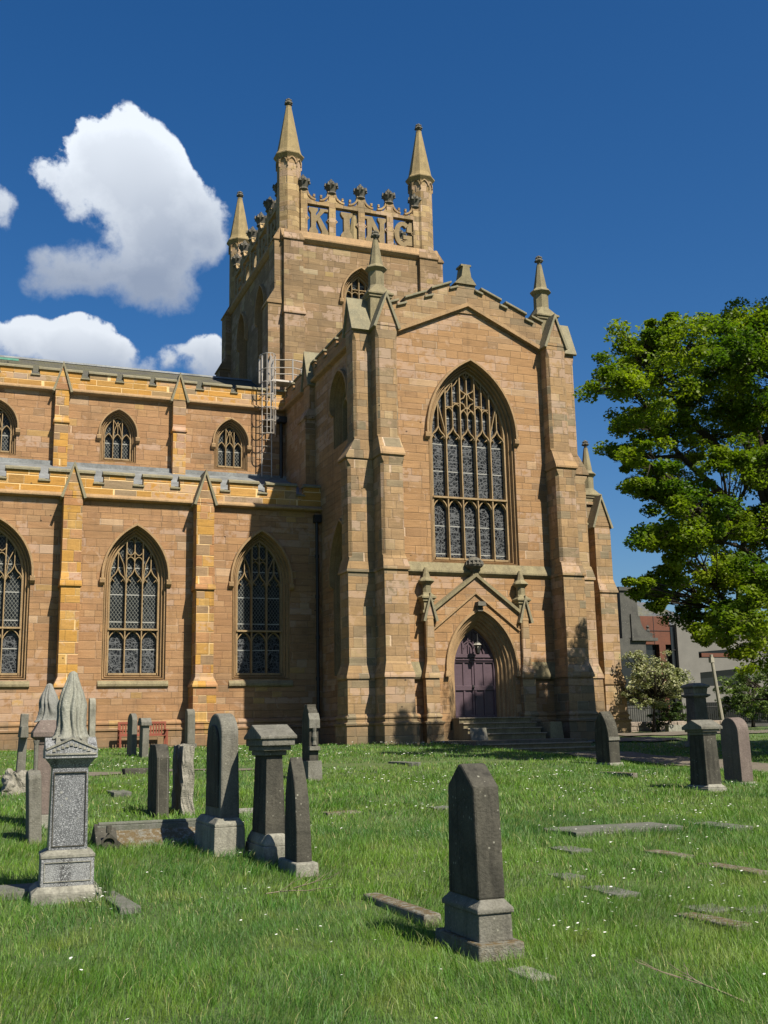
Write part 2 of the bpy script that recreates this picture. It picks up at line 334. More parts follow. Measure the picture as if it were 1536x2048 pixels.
def slate(name, c1, c2, h=.25, w=.3):
    M, T, b = mat(name); P = T.geo(); p = T.sep(P)
    br = T.n.new('ShaderNodeTexBrick'); br.inputs['Scale'].default_value = 1; br.inputs['Brick Width'].default_value = w; br.inputs['Row Height'].default_value = h*.5
    br.inputs['Mortar Size'].default_value = .008; br.inputs['Color1'].default_value = c1+(1,); br.inputs['Color2'].default_value = c2+(1,); br.inputs['Mortar'].default_value = (.012, .012, .01, 1)
    T.l.new(T.xyz(p[0], p[2], 0), br.inputs['Vector'])
    n = T.noise(P, 1.1, 6, .7); n2 = T.noise(P, 8, 4, .6)
    c = T.mix(T.mr(n, .4, .65, 0, .7), br.outputs[0], (.085, .08, .03)); c = T.mix(T.mr(n2, .5, .75, 0, .5), c, (.03, .028, .022))
    T.put(b.inputs['Base Color'], c); b.inputs['Roughness'].default_value = .85
    T.put(b.inputs['Normal'], T.bump(T.m('ADD', br.outputs[1], n2), .6, .02)); return M
m_slate = slate('mossy_slate', (.075, .07, .055), (.05, .047, .04))

def leaded(name, kind):
    M, T, b = mat(name); P = T.geo(); N = T.sep(T.geo('True Normal')); p = T.sep(P)
    sel = T.m('GREATER_THAN', T.m('ABSOLUTE', N[0]), T.m('ABSOLUTE', N[1]))
    u = T.m('ADD', p[0], T.m('MULTIPLY', sel, T.m('SUBTRACT', p[1], p[0]))); z = p[2]
    if kind == 'diamond':
        a = T.m('FRACT', T.m('DIVIDE', T.m('ADD', u, T.m('MULTIPLY', z, .72)), .125)); c = T.m('FRACT', T.m('DIVIDE', T.m('SUBTRACT', u, T.m('MULTIPLY', z, .72)), .125))
        f = T.m('MINIMUM', T.m('MINIMUM', a, T.m('SUBTRACT', 1, a)), T.m('MINIMUM', c, T.m('SUBTRACT', 1, c)))
        ln = T.mr(f, .05, .085, 1, 0)
        id_ = T.white(T.xyz(T.m('FLOOR', T.m('DIVIDE', T.m('ADD', u, T.m('MULTIPLY', z, .72)), .125)), T.m('FLOOR', T.m('DIVIDE', T.m('SUBTRACT', u, T.m('MULTIPLY', z, .72)), .125)), 0))
        lc = (.13, .135, .12)
    else:
        vv = T.v('MULTIPLY', T.xyz(u, 0, z), (1, 1, .8))
        e1 = T.vor(vv, 9.5, 'DISTANCE_TO_EDGE'); e2 = T.vor(T.v('ADD', vv, (4, 0, 2)), 4.4, 'DISTANCE_TO_EDGE')
        hz = T.m('FRACT', T.m('DIVIDE', z, .24)); hz = T.m('MINIMUM', hz, T.m('SUBTRACT', 1, hz)); 
        ln = T.m('MAXIMUM', T.mr(e1, .03, .075, 1, 0), T.m('MAXIMUM', T.mr(e2, .012, .035, 1, 0), T.m('MULTIPLY', T.mr(hz, .05, .08, 1, 0), T.m('GREATER_THAN', T.noise(vv, 2.0, 1), .5))))
        id_ = T.white(T.v('FLOOR', T.v('MULTIPLY', vv, (7, 7, 7)))); lc = (.085, .09, .095)
    bar = T.m('FRACT', T.m('DIVIDE', T.m('ADD', z, .31), 1.02)); bar = T.mr(T.m('MINIMUM', bar, T.m('SUBTRACT', 1, bar)), .014, .022, 1, 0)
    big = T.noise(T.v('MULTIPLY', P, (1, 1, .7)), 1.3, 2); c = T.mix(T.m('MULTIPLY', id_, T.mr(big, .35, .65, .1, 1)), (.004, .005, .006), (.035, .039, .043)); c = T.mix(ln, c, lc); c = T.mix(bar, c, (.26, .26, .24))
    T.put(b.inputs['Base Color'], c); T.put(b.inputs['Roughness'], T.mr(T.m('MAXIMUM', ln, bar), 0, 1, .28, .6))
    b.inputs['Specular IOR Level'].default_value = .14
    tilt = T.m('ADD', T.m('MULTIPLY', id_, .8), T.m('MULTIPLY', ln, 1.0)); T.put(b.inputs['Normal'], T.bump(tilt, .35, .01)); return M
m_dia = leaded('diamond_leaded_glass', 'diamond'); m_stain = leaded('stained_leaded_glass', 'stained')
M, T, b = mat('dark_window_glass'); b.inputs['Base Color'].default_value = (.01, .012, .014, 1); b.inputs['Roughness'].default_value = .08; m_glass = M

def foliage(name, dark, light, trans=.35, nsc=.5):
    M, T, b = mat(name); P = T.geo(); n = T.noise(P, nsc, 3, .6); n2 = T.noise(P, 6, 2, .5)
    c = T.mix(T.mr(n, .35, .65, 0, 1), dark+(1,), light+(1,)); c = T.mix(1.0, c, T.mr(n2, .25, .75, .7, 1.3), 'MULTIPLY')
    T.put(b.inputs['Base Color'], c); b.inputs['Roughness'].default_value = .5; b.inputs['Specular IOR Level'].default_value = .3
    tr = T.n.new('ShaderNodeBsdfTranslucent'); T.put(tr.inputs['Color'], T.mix(1.0, c, (1.3, 1.5, .5, 1), 'MULTIPLY'))
    mx = T.n.new('ShaderNodeMixShader'); mx.inputs[0].default_value = trans
    T.l.new(b.outputs[0], mx.inputs[1]); T.l.new(tr.outputs[0], mx.inputs[2]); T.l.new(mx.outputs[0], T.n['Material Output'].inputs[0]); return M
m_leaf = foliage('sycamore_leaves', (.055, .105, .009), (.20, .245, .013), .45)
m_blossom = foliage('pale_blossom_leaves', (.14, .17, .06), (.33, .32, .19), .2, 2.0)
m_bush = foliage('bush_leaves', (.06, .10, .02), (.14, .19, .05), .3, 1.2)
m_darkleaf = foliage('dark_leaves', (.03, .055, .012), (.06, .09, .02), .25, .8)

M, T, b = mat('lawn_soil'); P = T.geo(); n = T.noise(P, 1.1, 5, .65); n2 = T.noise(P, 26, 4, .7); n3 = T.noise(P, .3, 3, .6)
c = T.mix(T.mr(n, .35, .65, 0, 1), (.045, .085, .014), (.075, .125, .02)); c = T.mix(T.mr(n3, .45, .7, 0, .6), c, (.10, .12, .03)); c = T.mix(1.0, c, T.mr(n2, .25, .75, .45, 1.4), 'MULTIPLY')
T.put(b.inputs['Base Color'], c); b.inputs['Roughness'].default_value = .9; T.put(b.inputs['Normal'], T.bump(n2, 1, .05)); m_soil = M
M, T, b = mat('grass_blades'); P = T.geo(); at = T.n.new('ShaderNodeAttribute'); at.attribute_name = 'rnd'; rn = at.outputs['Fac']
n = T.noise(P, .7, 4, .6); n3 = T.noise(T.v('ADD', P, (9, 4, 0)), .33, 3, .6)
c = T.mix(T.mr(n, .35, .65, 0, 1), (.045, .14, .010), (.108, .21, .015)); c = T.mix(T.mr(n3, .50, .66, 0, .8), c, (.035, .12, .02)); n4 = T.noise(T.v('ADD', P, (2, 7, 0)), 1.9, 4, .6); c = T.mix(T.mr(n4, .52, .70, 0, .65), c, (.17, .20, .035)); c = T.mix(T.mr(n4, .46, .32, 0, .6), c, (.03, .085, .012)); c = T.mix(T.mr(rn, .55, 1, 0, .55), c, (.17, .21, .04)); c = T.mix(T.mr(rn, .965, .97, 0, .8), c, (.34, .30, .14))
c = T.mix(1.0, c, T.mr(T.m('FRACT', T.m('MULTIPLY', rn, 37)), 0, 1, .65, 1.3), 'MULTIPLY')
T.put(b.inputs['Base Color'], c); b.inputs['Roughness'].default_value = .5; b.inputs['Specular IOR Level'].default_value = .35
tr = T.n.new('ShaderNodeBsdfTranslucent'); T.put(tr.inputs['Color'], T.mix(1.0, c, (1.2, 1.35, .6, 1), 'MULTIPLY')); mx = T.n.new('ShaderNodeMixShader'); mx.inputs[0].default_value = .35
T.l.new(b.outputs[0], mx.inputs[1]); T.l.new(tr.outputs[0], mx.inputs[2]); T.l.new(mx.outputs[0], T.n['Material Output'].inputs[0]); m_grass = M
m_daisy = plain('daisy_petals', (.80, .80, .72), .7, var=.05)
# ------------------------------------------------------------------ ground
def interp(xs, ys, v):
    if v <= xs[0]: return ys[0]
    for i in range(len(xs)-1):
        if v <= xs[i+1]: return ys[i]+(ys[i+1]-ys[i])*(v-xs[i])/(xs[i+1]-xs[i])
    return ys[-1]
LX = ([-9, 0, 7, 20, 31, 36, 60], [-.1, 0, .17, .62, 1.15, 1.2, 1.2])
RX = ([-9, 0, 7, 20, 28, 31, 38, 60], [-.1, 0, .15, .5, .72, 1.0, 1.3, 1.6])
def g(x, y):
    l = sum(interp(*LX, y+o) for o in (-2, -1, 0, 1, 2))/5; r = sum(interp(*RX, y+o) for o in (-2, -1, 0, 1, 2))/5
    t = min(1, max(0, (x-14)/3)); t = t*t*(3-2*t); return l*(1-t)+r*t
def gb(x, y):       # with the small humps of the lawn
    return g(x, y)+.02*math.sin(x*1.7+y*.9)*math.sin(y*1.3-x*.4)+.012*math.sin(x*4.1)*math.sin(y*3.7)
def hole_ok(x, y): return True
mb = MB()
xs = list(np.arange(-12, 34, .5)); ys = list(np.arange(-6, 62, .5))
xs = [-400, -150, -60, -30]+xs+[40, 60, 100, 180, 400]; ys = [-300, -100, -40]+ys+[70, 90, 140, 220, 400]
vs = [(x, y, gb(x, y)) for y in ys for x in xs]; n = len(xs)
mb.add(vs, [(j*n+i, j*n+i+1, (j+1)*n+i+1, (j+1)*n+i) for j in range(len(ys)-1) for i in range(n-1)])
gr = mb.build('ground', m_soil, smooth=True, recalc=False); tag(gr, kind='structure')
def drape(name, m, x0, x1, y0, y1, dz, step=.5, wob=.0):
    mb = MB(); nx = max(1, int((x1-x0)/step)); ny = max(1, int((y1-y0)/step)); vs = []
    for j in range(ny+1):
        for i in range(nx+1):
            y = y0+(y1-y0)*j/ny; x = x0+(x1-x0)*i/nx
            if i in (0, nx): x += wob*math.sin(y*1.3)+wob*.6*math.sin(y*3.1)
            vs.append((x, y, gb(x, y)+dz))
    mb.add(vs, [(j*(nx+1)+i, j*(nx+1)+i+1, (j+1)*(nx+1)+i+1, (j+1)*(nx+1)+i) for j in range(ny) for i in range(nx)])
    return tag(mb.build(name, m, recalc=False, smooth=True), kind='structure')
drape('path', m_pave, 16.9, 19.4, 6, 29.2, .03, .25, .12)
drape('path', m_pave, -8, 6.4, 24.3, 24.9, .015, .25, .0)
drape('path', m_pave, 18.8, 24, 32.6, 35.0, .05, .25, .05); drape('path', m_pave, 24, 34, 36.2, 39.0, .04, .5, .1)

# ------------------------------------------------------------------ church
church = empty('church', (17.2, 41, 1.2), 'large sandstone church with a square pinnacled tower lettered in stone', 'church')
PO = Vector((17.2, 41, 1.2))
def part(mb, name, m, parent=church, bevel=0.0, smooth=False, label=None):
    o = mb.build(name, m, parent, bevel, smooth)
    if parent is church: o.matrix_parent_inverse = Matrix.Translation(-PO)
    if label: o['label'] = label
    return o

def reveal(mb, Tm, cx, hw, zs, zsp, za, rings, sl=.75):
    L = []
    for o, d in rings:
        a = arch(cx, hw+o, zs-o*sl, zsp, za+o*1.12)
        L.append([Tm(u, d, z) for u, z in a])
    mb.loft(L, cap=False)
REV = [(.25, 0), (.25, -.10), (.22, -.12), (.195, -.07), (.175, -.07), (.165, -.20), (.14, -.24), (.105, -.18), (.085, -.18), (.075, -.32), (.05, -.34), (.025, -.30), (0, -.30), (0, -.43)]
def hole_of(cx, hw, zs, zsp, za, k=1.0):
    o = .25*k; return arch(cx, hw+o, zs-o*.75, zsp, za+o*1.12)
def light_arch(u0, u1, zb, rise, n=5):       # pointed head over one light, from its left foot to its right
    w = (u1-u0)/2; a = arch((u0+u1)/2, w, zb, zb, zb+rise, n); return a[1:-1]
def ogee(u0, u1, zb, rise):
    c = (u0+u1)/2; w = (u1-u0)/2
    half = [(0, 0), (.12, .22), (.32, .40), (.58, .52), (.80, .68), (.93, .84), (1, 1)]
    return [(u0+w*a, zb+rise*b) for a, b in half]+[(u1-w*a, zb+rise*b) for a, b in half[::-1][1:]]
def window(Tm, cx, hw, zs, zsp, za, nl=3, kind='aisle', glass=None, k=1.0, hood=True, lower=None, parent=church, stainlow=False, label=None):
    """pointed window: glass is the part, its stone frame, tracery and hood are sub-parts"""
    rings = [(o*k, d*k) for o, d in REV]; dg = -.42*k; dt = dg+.03
    mb = MB(); sheet(mb, Tm, arch(cx, hw+.03, zs-.02, zsp, za+.03), d=dg-.05)
    gl = part(mb, 'window', glass or m_dia, parent, label=label)
    fr = MB(); reveal(fr, Tm, cx, hw, zs, zsp, za, rings); fo = part(fr, 'window_frame', m_dress, gl)
    if hood:
        hb = MB(); o = .31*k; path = arch(cx, hw+o, zsp-.12, zsp, za+o*1.12, 12)
        ribbon(hb, Tm, path, .10*k, -.01, .16*k, .25)
        for sx in (-1, 1):
            u = cx+sx*(hw+o); hb.loft([[Tm(u-.09, -.01, z), Tm(u+.09, -.01, z), Tm(u+.09, dd, z), Tm(u-.09, dd, z)] for z, dd in ((zsp-.34, .05), (zsp-.25, .14), (zsp-.12, .16), (zsp-.08, .12))])
        part(hb, 'hood_mould', m_dress, gl)
    tb = MB(); W_ = 2*hw; lw = W_/nl; bw = .058*k if nl < 5 else .064; d0, d1 = dg-.04, dt+.10
    xsn = [cx-hw+lw*i for i in range(nl+1)]
    def rb(path, w=None, dd=0.0): ribbon(tb, Tm, path, w or bw*.8, d0, d1+dd-.01*random.random(), .3)
    for x in xsn[1:-1]:
        ribbon(tb, Tm, [(x, zs), (x, arch_z(cx, hw, zsp, za, x)+.03)], bw, d0, d1+.03, .35)
    ribbon(tb, Tm, arch(cx, hw-.02, zs, zsp, za-.02, 10), bw*.8, d0, d1, .3)
    ribbon(tb, Tm, [(cx-hw, zs+.03), (cx+hw, zs+.03)], .08, d0, d1, .2)
    if kind in ('aisle', 'great'):
        if lower:
            ribbon(tb, Tm, [(cx-hw, lower), (cx+hw, lower)], .08, d0, d1+.05, .2)
            for i in range(nl):
                rb(light_arch(xsn[i], xsn[i+1], lower-.52, .48), bw*.75, -.02)
        hb_ = zsp-.22
        for i in range(nl):
            c = (xsn[i]+xsn[i+1])/2; rise = .62*k if nl == 3 else .55
            rb(ogee(xsn[i], xsn[i+1], hb_, rise))
            # cusps below each ogee head
            for sx in (-1, 1):
                rb([(c+sx*lw*.46, hb_+.02), (c+sx*lw*.33, hb_+rise*.28), (c+sx*lw*.2, hb_+rise*.12)], bw*.45, -.03)
            top = arch_z(cx, hw, zsp, za, c)
            rb([(c, hb_+rise-.02), (c, top)], bw*.7)
        if kind == 'aisle':
            c1, c2 = xsn[1], xsn[2]; zt_ = hb_+.62*k
            mid = (c1+c2)/2; zm = zt_+(za-zt_)*.36
            for a, b_ in ((c1, mid), (mid, c2)):
                rb(light_arch(a, b_, zm-.24, .2), bw*.65); rb([(p, 2*(zm+.22)-q) for p, q in light_arch(a, b_, zm+.22, .2)], bw*.65)
            rb([(mid-.12, za-.05), (mid, za-.28), (mid+.12, za-.05)], bw*.6)
            for sx in (-1, 1):
                xo = cx+sx*(hw-lw*.5); zi = arch_z(cx, hw, zsp, za, xo)
                rb([(xo, zi-.05), (cx+sx*(lw*.5+.10), zt_+.12), (cx+sx*(lw*.5+.02), hb_+.15)], bw*.6)
        else:
            z1 = hb_+.55
            q = zsp+(za-zsp)*.53
            for i in (1, 3):
                a, b_ = xsn[i], xsn[i+1]; c = (a+b_)/2
                for e0, e1, dz in ((a, c, 0), (c, b_, .16) if i == 1 else (c, b_, -.1)):
                    rb([(e0, q-.25+dz+(.1 if i == 3 else 0)), (e1, q-.25+dz+(.1 if i == 3 else 0))], bw*.7); rb(light_arch(e0, e1, q-.48+dz+(.1 if i == 3 else 0), .2), bw*.6)
            a, b_ = xsn[2], xsn[3]; c = (a+b_)/2
            rb(light_arch(a, c, q-.62, .28), bw*.7); rb(light_arch(c, b_, q-.62, .28), bw*.7)
            cq = q+.02; pts = []
            for t in range(25):
                an = 2*math.pi*t/24; r_ = .235+.055*math.cos(4*an); pts.append((c+r_*math.sin(an), cq+r_*math.cos(an)))
            rb(pts, bw*.7)
            rb([(a, q+.55), (a+.05, q+.42), (c, q+.28), (b_-.05, q+.42), (b_, q+.55)], bw*.7)
            rb([(a, q-.42), (c, q-.22), (b_, q-.42)], bw*.6)
            for sx in (-1, 1):
                xo = cx+sx*(hw-lw*.5); zi = arch_z(cx, hw, zsp, za, xo)
                rb([(xo, zi-.05), (cx+sx*(lw*1.5+.05), z1-.1), (cx+sx*(lw*1.5), hb_+.1)], bw*.7)
                for xx in (.75, 1.25):
                    zt2 = arch_z(cx, hw, zsp, za, cx+sx*lw*xx); rb([(cx+sx*(lw*xx-.1), zt2-.02), (cx+sx*lw*xx, zt2-.2), (cx+sx*(lw*xx+.1), zt2-.32)], bw*.55)
            rb([(cx-.13, za-.12), (cx, za-.3), (cx+.13, za-.12)], bw*.6)
    elif kind == 'clerestory':
        for i in range(nl):
            rb(light_arch(xsn[i], xsn[i+1], zsp-.28, .36), bw*.9)
        for i in (1, 2):
            x = xsn[i]; rb([(x, zsp-.1), (x+(cx-x)*.3, zsp+.25), (cx, zsp+.62)], bw*.7)
        rb([(cx, zsp+.05), (cx, zsp+.45)], bw*.8); rb([(cx-.2, za-.12), (cx, zsp+.42), (cx+.2, za-.12)], bw*.7)
        for sx in (-1, 1):
            xo = cx+sx*lw*.5; rb([(xo, zsp+.08), (xo, arch_z(cx, hw, zsp, za, xo))], bw*.7)
    elif kind == 'lancet':
        for i in range(nl): rb(light_arch(xsn[i], xsn[i+1], zsp-.15, .42), bw)
        rb([(cx, zsp+.1), (cx, za)], bw*.7)
    elif kind == 'tower':
        for i in range(nl):
            rb(ogee(xsn[i], xsn[i+1], zsp-.35, .5)); c = (xsn[i]+xsn[i+1])/2; rb([(c, zsp+.1), (c, arch_z(cx, hw, zsp, za, c))], bw*.8)
        for i in range(nl):
            a, b_ = xsn[i], xsn[i+1]; c = (a+b_)/2
            for e0, e1 in ((a, c), (c, b_)): rb(light_arch(e0, e1, zsp+.3, .2), bw*.7)
        rb([(cx-.35, zsp+.62), (cx+.35, zsp+.62)], bw*.8)
    part(tb, 'tracery', m_trac, gl)
    return gl

def buttress(Tm, u, levels, m=m_but, gab=None, name='buttress', label=None, cope=True):
    """levels: (z, half width, projection, chamfer) from the ground up"""
    mb = MB(); rings = []
    for z, hw, p, c in levels:
        c = max(c, .004); rings.append([Tm(u-hw, -.05, z), Tm(u-hw, p-c, z), Tm(u-hw+c, p, z), Tm(u+hw-c, p, z), Tm(u+hw, p-c, z), Tm(u+hw, -.05, z)])
    mb.loft(rings)
    if gab:
        za, p0, hw, pr = gab; z = levels[-1][0]
        mb.loft([[Tm(u-hw, d, z), Tm(u+hw, d, z), Tm(u, d, za)] for d in (p0, pr)])
    o = part(mb, name, m, label=label, bevel=.022)
    if gab and cope:
        cb = MB(); s_ = .07
        ribbon(cb, Tm, [(u-hw-s_, z-.09), (u, za+.10), (u+hw+s_, z-.09)], .10, p0, pr+.07)
        part(cb, 'coping', m_cope, o)
    return o
def weather(z0, z1, w0, p0, w1, p1, c0=0.0, c1=0.0):      # sloping offset: below w0,p0 ; above w1,p1
    return [(z0-.06, w0, p0, c0), (z0-.05, w0+.05, p0+.06, 0), (z0+.02, w0+.05, p0+.06, 0), (z1, w1, p1, c1)]
def base_lv(hw, p):
    return [(.5, hw+.19, p+.2, 0), (1.80, hw+.17, p+.18, 0), (1.83, hw+.22, p+.22, 0), (1.89, hw+.22, p+.22, 0), (1.93, hw+.13, p+.14, 0), (2.02, hw+.13, p+.13, 0), (2.05, hw+.16, p+.17, 0), (2.10, hw+.16, p+.17, 0), (2.17, hw+.10, p+.11, 0)]

# --- nave aisle
YA, YC = 41.0, 46.06
bays = [-7.4, -2.5+.0, ]
T1 = Tf(YA)
aw = [(-3.77, .915), (1.16, .915), (6.06, .915), (10.88, .895)]
mb = MB(); sheet(mb, T1, [(-9, .6), (13.35, .6), (13.35, 10.3), (-9, 10.3)], [hole_of(c, h, 3.85, 7.45, 9.08) for c, h in aw])
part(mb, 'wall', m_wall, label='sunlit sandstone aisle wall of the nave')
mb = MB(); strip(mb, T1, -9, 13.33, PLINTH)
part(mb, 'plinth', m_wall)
mb = MB(); strip(mb, T1, -9, 13.33, sprof(10.36, .9)); part(mb, 'string_course', m_dress)
for c, h in aw:
    window(T1, c, h, 3.85, 7.45, 9.08, 3, 'aisle', m_dia if c > 3 else (m_dia), lower=5.52)
    mb = MB(); T_ = T1
    mb.loft([[T1(c-h-.36, 0, 3.62), T1(c+h+.36, 0, 3.62), T1(c+h+.36, .09, 3.50), T1(c-h-.36, .09, 3.50)], [T1(c-h-.36, 0, 3.36), T1(c+h+.36, 0, 3.36), T1(c+h+.36, .085, 3.42), T1(c-h-.36, .085, 3.42)]])
    part(mb, 'window_sill', m_weath)
# lower lights of the aisle windows are filled with denser leading
for c, h in aw:
    mb = MB(); sheet(mb, T1, [(c-h, 3.86), (c+h, 3.86), (c+h, 5.5), (c-h, 5.5)], d=-.455); part(mb, 'window', m_stain)
for u in (-6.1, -1.25, 3.66, 8.52):
    lv = base_lv(.33, .80)+[(3.3, .43, .90, 0)]+weather(3.40, 3.72, .42, .90, .335, .80)+weather(7.0, 7.5, .335, .80, .335, .70)+[(10.28, .335, .70, 0)]
    buttress(T1, u, lv, m_quoin if u > 5 or u < -2 else m_quoin, gab=(11.38, -.35, .345, .72))
def battlement(Tm, u0, u1, z0, zm, ze, embr, m, thick=.35, d=.03, cop=m_cope):
    """embr: list of (left, right) embrasures"""
    mb = MB(); strip(mb, Tm, u0, u1, [(d, z0), (d, ze), (d-thick, ze), (d-thick, z0)])
    edges = [u0]+[e for p in embr for e in p]+[u1]; cb = MB()
    for i in range(0, len(edges), 2):
        a, b_ = edges[i], edges[i+1]
        if b_-a < .05: continue
        strip(mb, Tm, a, b_, [(d, ze-.001), (d, zm), (d-thick, zm), (d-thick, ze-.001)])
        cb.loft([[Tm(u, d+.07, zm-.02), Tm(u, d+.07, zm+.05), Tm(u, d-.10, zm+.14), Tm(u, d-thick-.05, zm+.02), Tm(u, d-thick-.05, zm-.02)] for u in (a-.05, b_+.05)])
    for a, b_ in embr:
        cb.loft([[Tm(u, d+.06, ze-.02), Tm(u, d+.06, ze+.03), Tm(u, d-thick, ze+.16), Tm(u, d-thick, ze-.02)] for u in (a-.02, b_+.02)])
    o = part(mb, 'parapet', m); part(cb, 'coping', cop, o); return o
em = [(-8.2, -7.85), (-5.3, -4.95), (-3.9, -3.55), (-2.45, -2.1), (-.35, 0.03), (.95, 1.33), (2.46, 2.85), (4.43, 4.80), (5.89, 6.27), (7.31, 7.66), (9.23, 9.60), (10.74, 11.10), (12.3, 12.65)]
battlement(T1, -9, 13.33, 10.46, 11.30, 10.92, em, m_yel)
mb = MB(); mb.add([(-9, 41.2, 10.9), (13.33, 41.2, 10.9), (13.33, YC+.01, 12.78), (-9, YC+.01, 12.78)], [(0, 1, 2, 3)])
mb.box(-9, 13.33, YC-.16, YC-.005, 12.66, 12.9); part(mb, 'roof', m_lead, label='lead covered lean-to aisle roof')
# --- clerestory
T2 = Tf(YC)
cw = [(-3.9, .56), (1.05, .56), (5.93, .56), (10.83, .555)]
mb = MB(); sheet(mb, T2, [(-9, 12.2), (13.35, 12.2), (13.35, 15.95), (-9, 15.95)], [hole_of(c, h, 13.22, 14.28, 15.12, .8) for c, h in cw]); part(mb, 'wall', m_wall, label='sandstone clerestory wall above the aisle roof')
mb = MB(); strip(mb, T2, -9, 13.33, sprof(15.98, .9)); part(mb, 'string_course', m_dress)
for c, h in cw: window(T2, c, h, 13.22, 14.28, 15.12, 3, 'clerestory', k=.8)
for u in (-6.2, -1.35, 3.55, 8.47):
    buttress(T2, u, [(12.3, .28, .42, 0)]+weather(14.55, 14.75, .28, .42, .28, .34)+[(15.95, .28, .34, 0)], m_quoin, gab=(17.0, -.3, .30, .37))
em = [(-7.9, -7.6), (-5.8, -5.45), (-4.4, -4.1), (-2.9, -2.6), (-.75, -.4), (.75, 1.05), (2.29, 2.63), (4.32, 4.67), (5.76, 6.10), (7.19, 7.49), (9.23, 9.58), (10.80, 11.10), (12.5, 12.8)]
battlement(T2, -9, 13.33, 16.07, 16.87, 16.60, em, m_yel)
mb = MB(); mb.add([(-9, 46.3, 16.3), (13.9, 46.3, 16.3), (13.9, 52.5, 19.42), (-9, 52.5, 19.42), (-9, 59, 16.1), (13.9, 59, 16.1)], [(0, 1, 2, 3), (3, 2, 5, 4)])
ro = part(mb, 'roof', m_slate, label='mossy slate roof of the nave')
mb = MB(); mb.loft([[(x, 52.35, 19.38), (x, 52.5, 19.52), (x, 52.65, 19.38)] for x in (-9, 13.9)]); part(mb, 'ridge', m_lead, ro)
mb = MB()
for k in range(7): mb.tube([(-1+k*.42, 50.9, 18.78), (-1+k*.42, 51.3, 18.98)], .02, 4)
for dz in (0, .1, .2): mb.tube([(-1.4, 50.9+dz*2, 18.78+dz), (1.95, 50.9+dz*2, 18.78+dz)], .022, 4)
part(mb, 'roof_vent', m_green, ro)
mb = MB(); mb.box(-9, 13.4, 58.9, 59.3, 1, 16.2); mb.box(-9.3, -9, YA, 59.3, 1, 10.9); mb.box(-9.3, -9, YC, 59.3, 10.9, 16.4); part(mb, 'wall', m_wall, label='far walls of the nave')
# drainpipes in the corners
mb = MB(); mb.tube([(13.12, 40.86, .9), (13.12, 40.86, 9.95)], .065, 8); mb.box(13.0, 13.28, 40.75, 41.0, 9.85, 10.15)
for z in (2.1, 3.6, 5.2, 6.8, 8.4): mb.tube([(13.12, 40.86, z), (13.12, 40.86, z+.14)], .09, 8)
part(mb, 'drainpipe', m_iron)
mb = MB(); mb.tube([(13.1, 45.95, 12.8), (13.1, 45.95, 15.6)], .08, 8); mb.box(12.4, 13.3, 45.7, 46.0, 15.35, 15.62); part(mb, 'drainpipe', m_iron)

# --- transept
XL, XR, YG, XC = 13.33, 21.12, 35.0, 17.225
T3 = Tf(YG)
gz = lambda x: 15.98+(17.32-15.98)*(1-abs(x-XC)/(XC-14.3))
gw = (XC+.02, 1.50, 7.62, 12.28, 14.78)
mb = MB(); sheet(mb, T3, [(XL, .6), (16.2, .6), (16.2, 2.0), (15.9, 3.7), (16.2, 4.8), (XC, 5.7), (18.25, 4.8), (18.55, 3.7), (18.25, 2.0), (18.25, .6), (XR, .6), (XR, 15.98), (XC, 17.38), (XL, 15.98)], [hole_of(*gw)])
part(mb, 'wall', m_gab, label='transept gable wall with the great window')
window(T3, *gw[:2], *gw[2:], 5, 'great', m_stain, lower=9.9, label='great five-light pointed window over the door')
# gable parapet: raking string, battlements, saddle stone
mb = MB(); path = [(14.2, 15.90), (XC, 17.30), (20.25, 15.90)]
ribbon(mb, T3, path, .2, 0, .16, .3); part(mb, 'string_course', m_dress, label='raking string course of the gable')
mb = MB()
top = lambda x: 17.2+(18.25-17.2)*(1-abs(x-XC)/2.53)*1.0
def rk(x): return 15.98+1.36*(1-abs(x-XC)/3.03)
stepd = [(14.0, 14.40, 1.05), (14.40, 14.72, .84), (14.72, 15.52, 1.03), (15.52, 15.80, .80), (15.80, 16.55, 1.06), (16.55, 16.82, .80), (16.82, 17.60, .92), (17.60, 17.86, .72), (17.86, 18.64, .94), (18.64, 18.88, .74), (18.88, 19.70, .98), (19.70, 19.98, .78), (19.98, 20.4, 1.05)]
cb = MB()
for a, b_, hh in stepd:
    if a < XC < b_: pts = [(a, rk(a)-.2), (b_, rk(b_)-.2), (b_, rk(b_)+hh), (XC, rk(XC)+hh), (a, rk(a)+hh)]
    else: pts = [(a, rk(a)-.2), (b_, rk(b_)-.2), (b_, rk(b_)+hh), (a, rk(a)+hh)]
    mb.prismy(pts, YG-.05, YG+.32)
pp = part(mb, 'parapet', m_but)
for a, b_, hh in stepd:
    if a < XC < b_: continue
    cb = MB(); cb.prismy([(a-.04, rk(a)+hh-.02), (b_+.04, rk(b_)+hh-.02), (b_+.04, rk(b_)+hh+.07), (a-.04, rk(a)+hh+.07)], YG-.14-random.random()*.005, YG+.40); part(cb, 'coping', m_cope, pp, .02)
mb = MB(); mb.prismy([(16.72, 18.12), (17.63, 18.12), (17.42, 18.42), (17.36, 18.85), (17.1, 18.85), (17.02, 18.42)], YG-.12, YG+.38)
mb.box(17.02, 17.44, YG-.10, YG+.36, 18.85, 18.92); part(mb, 'saddle_stone', m_weath)
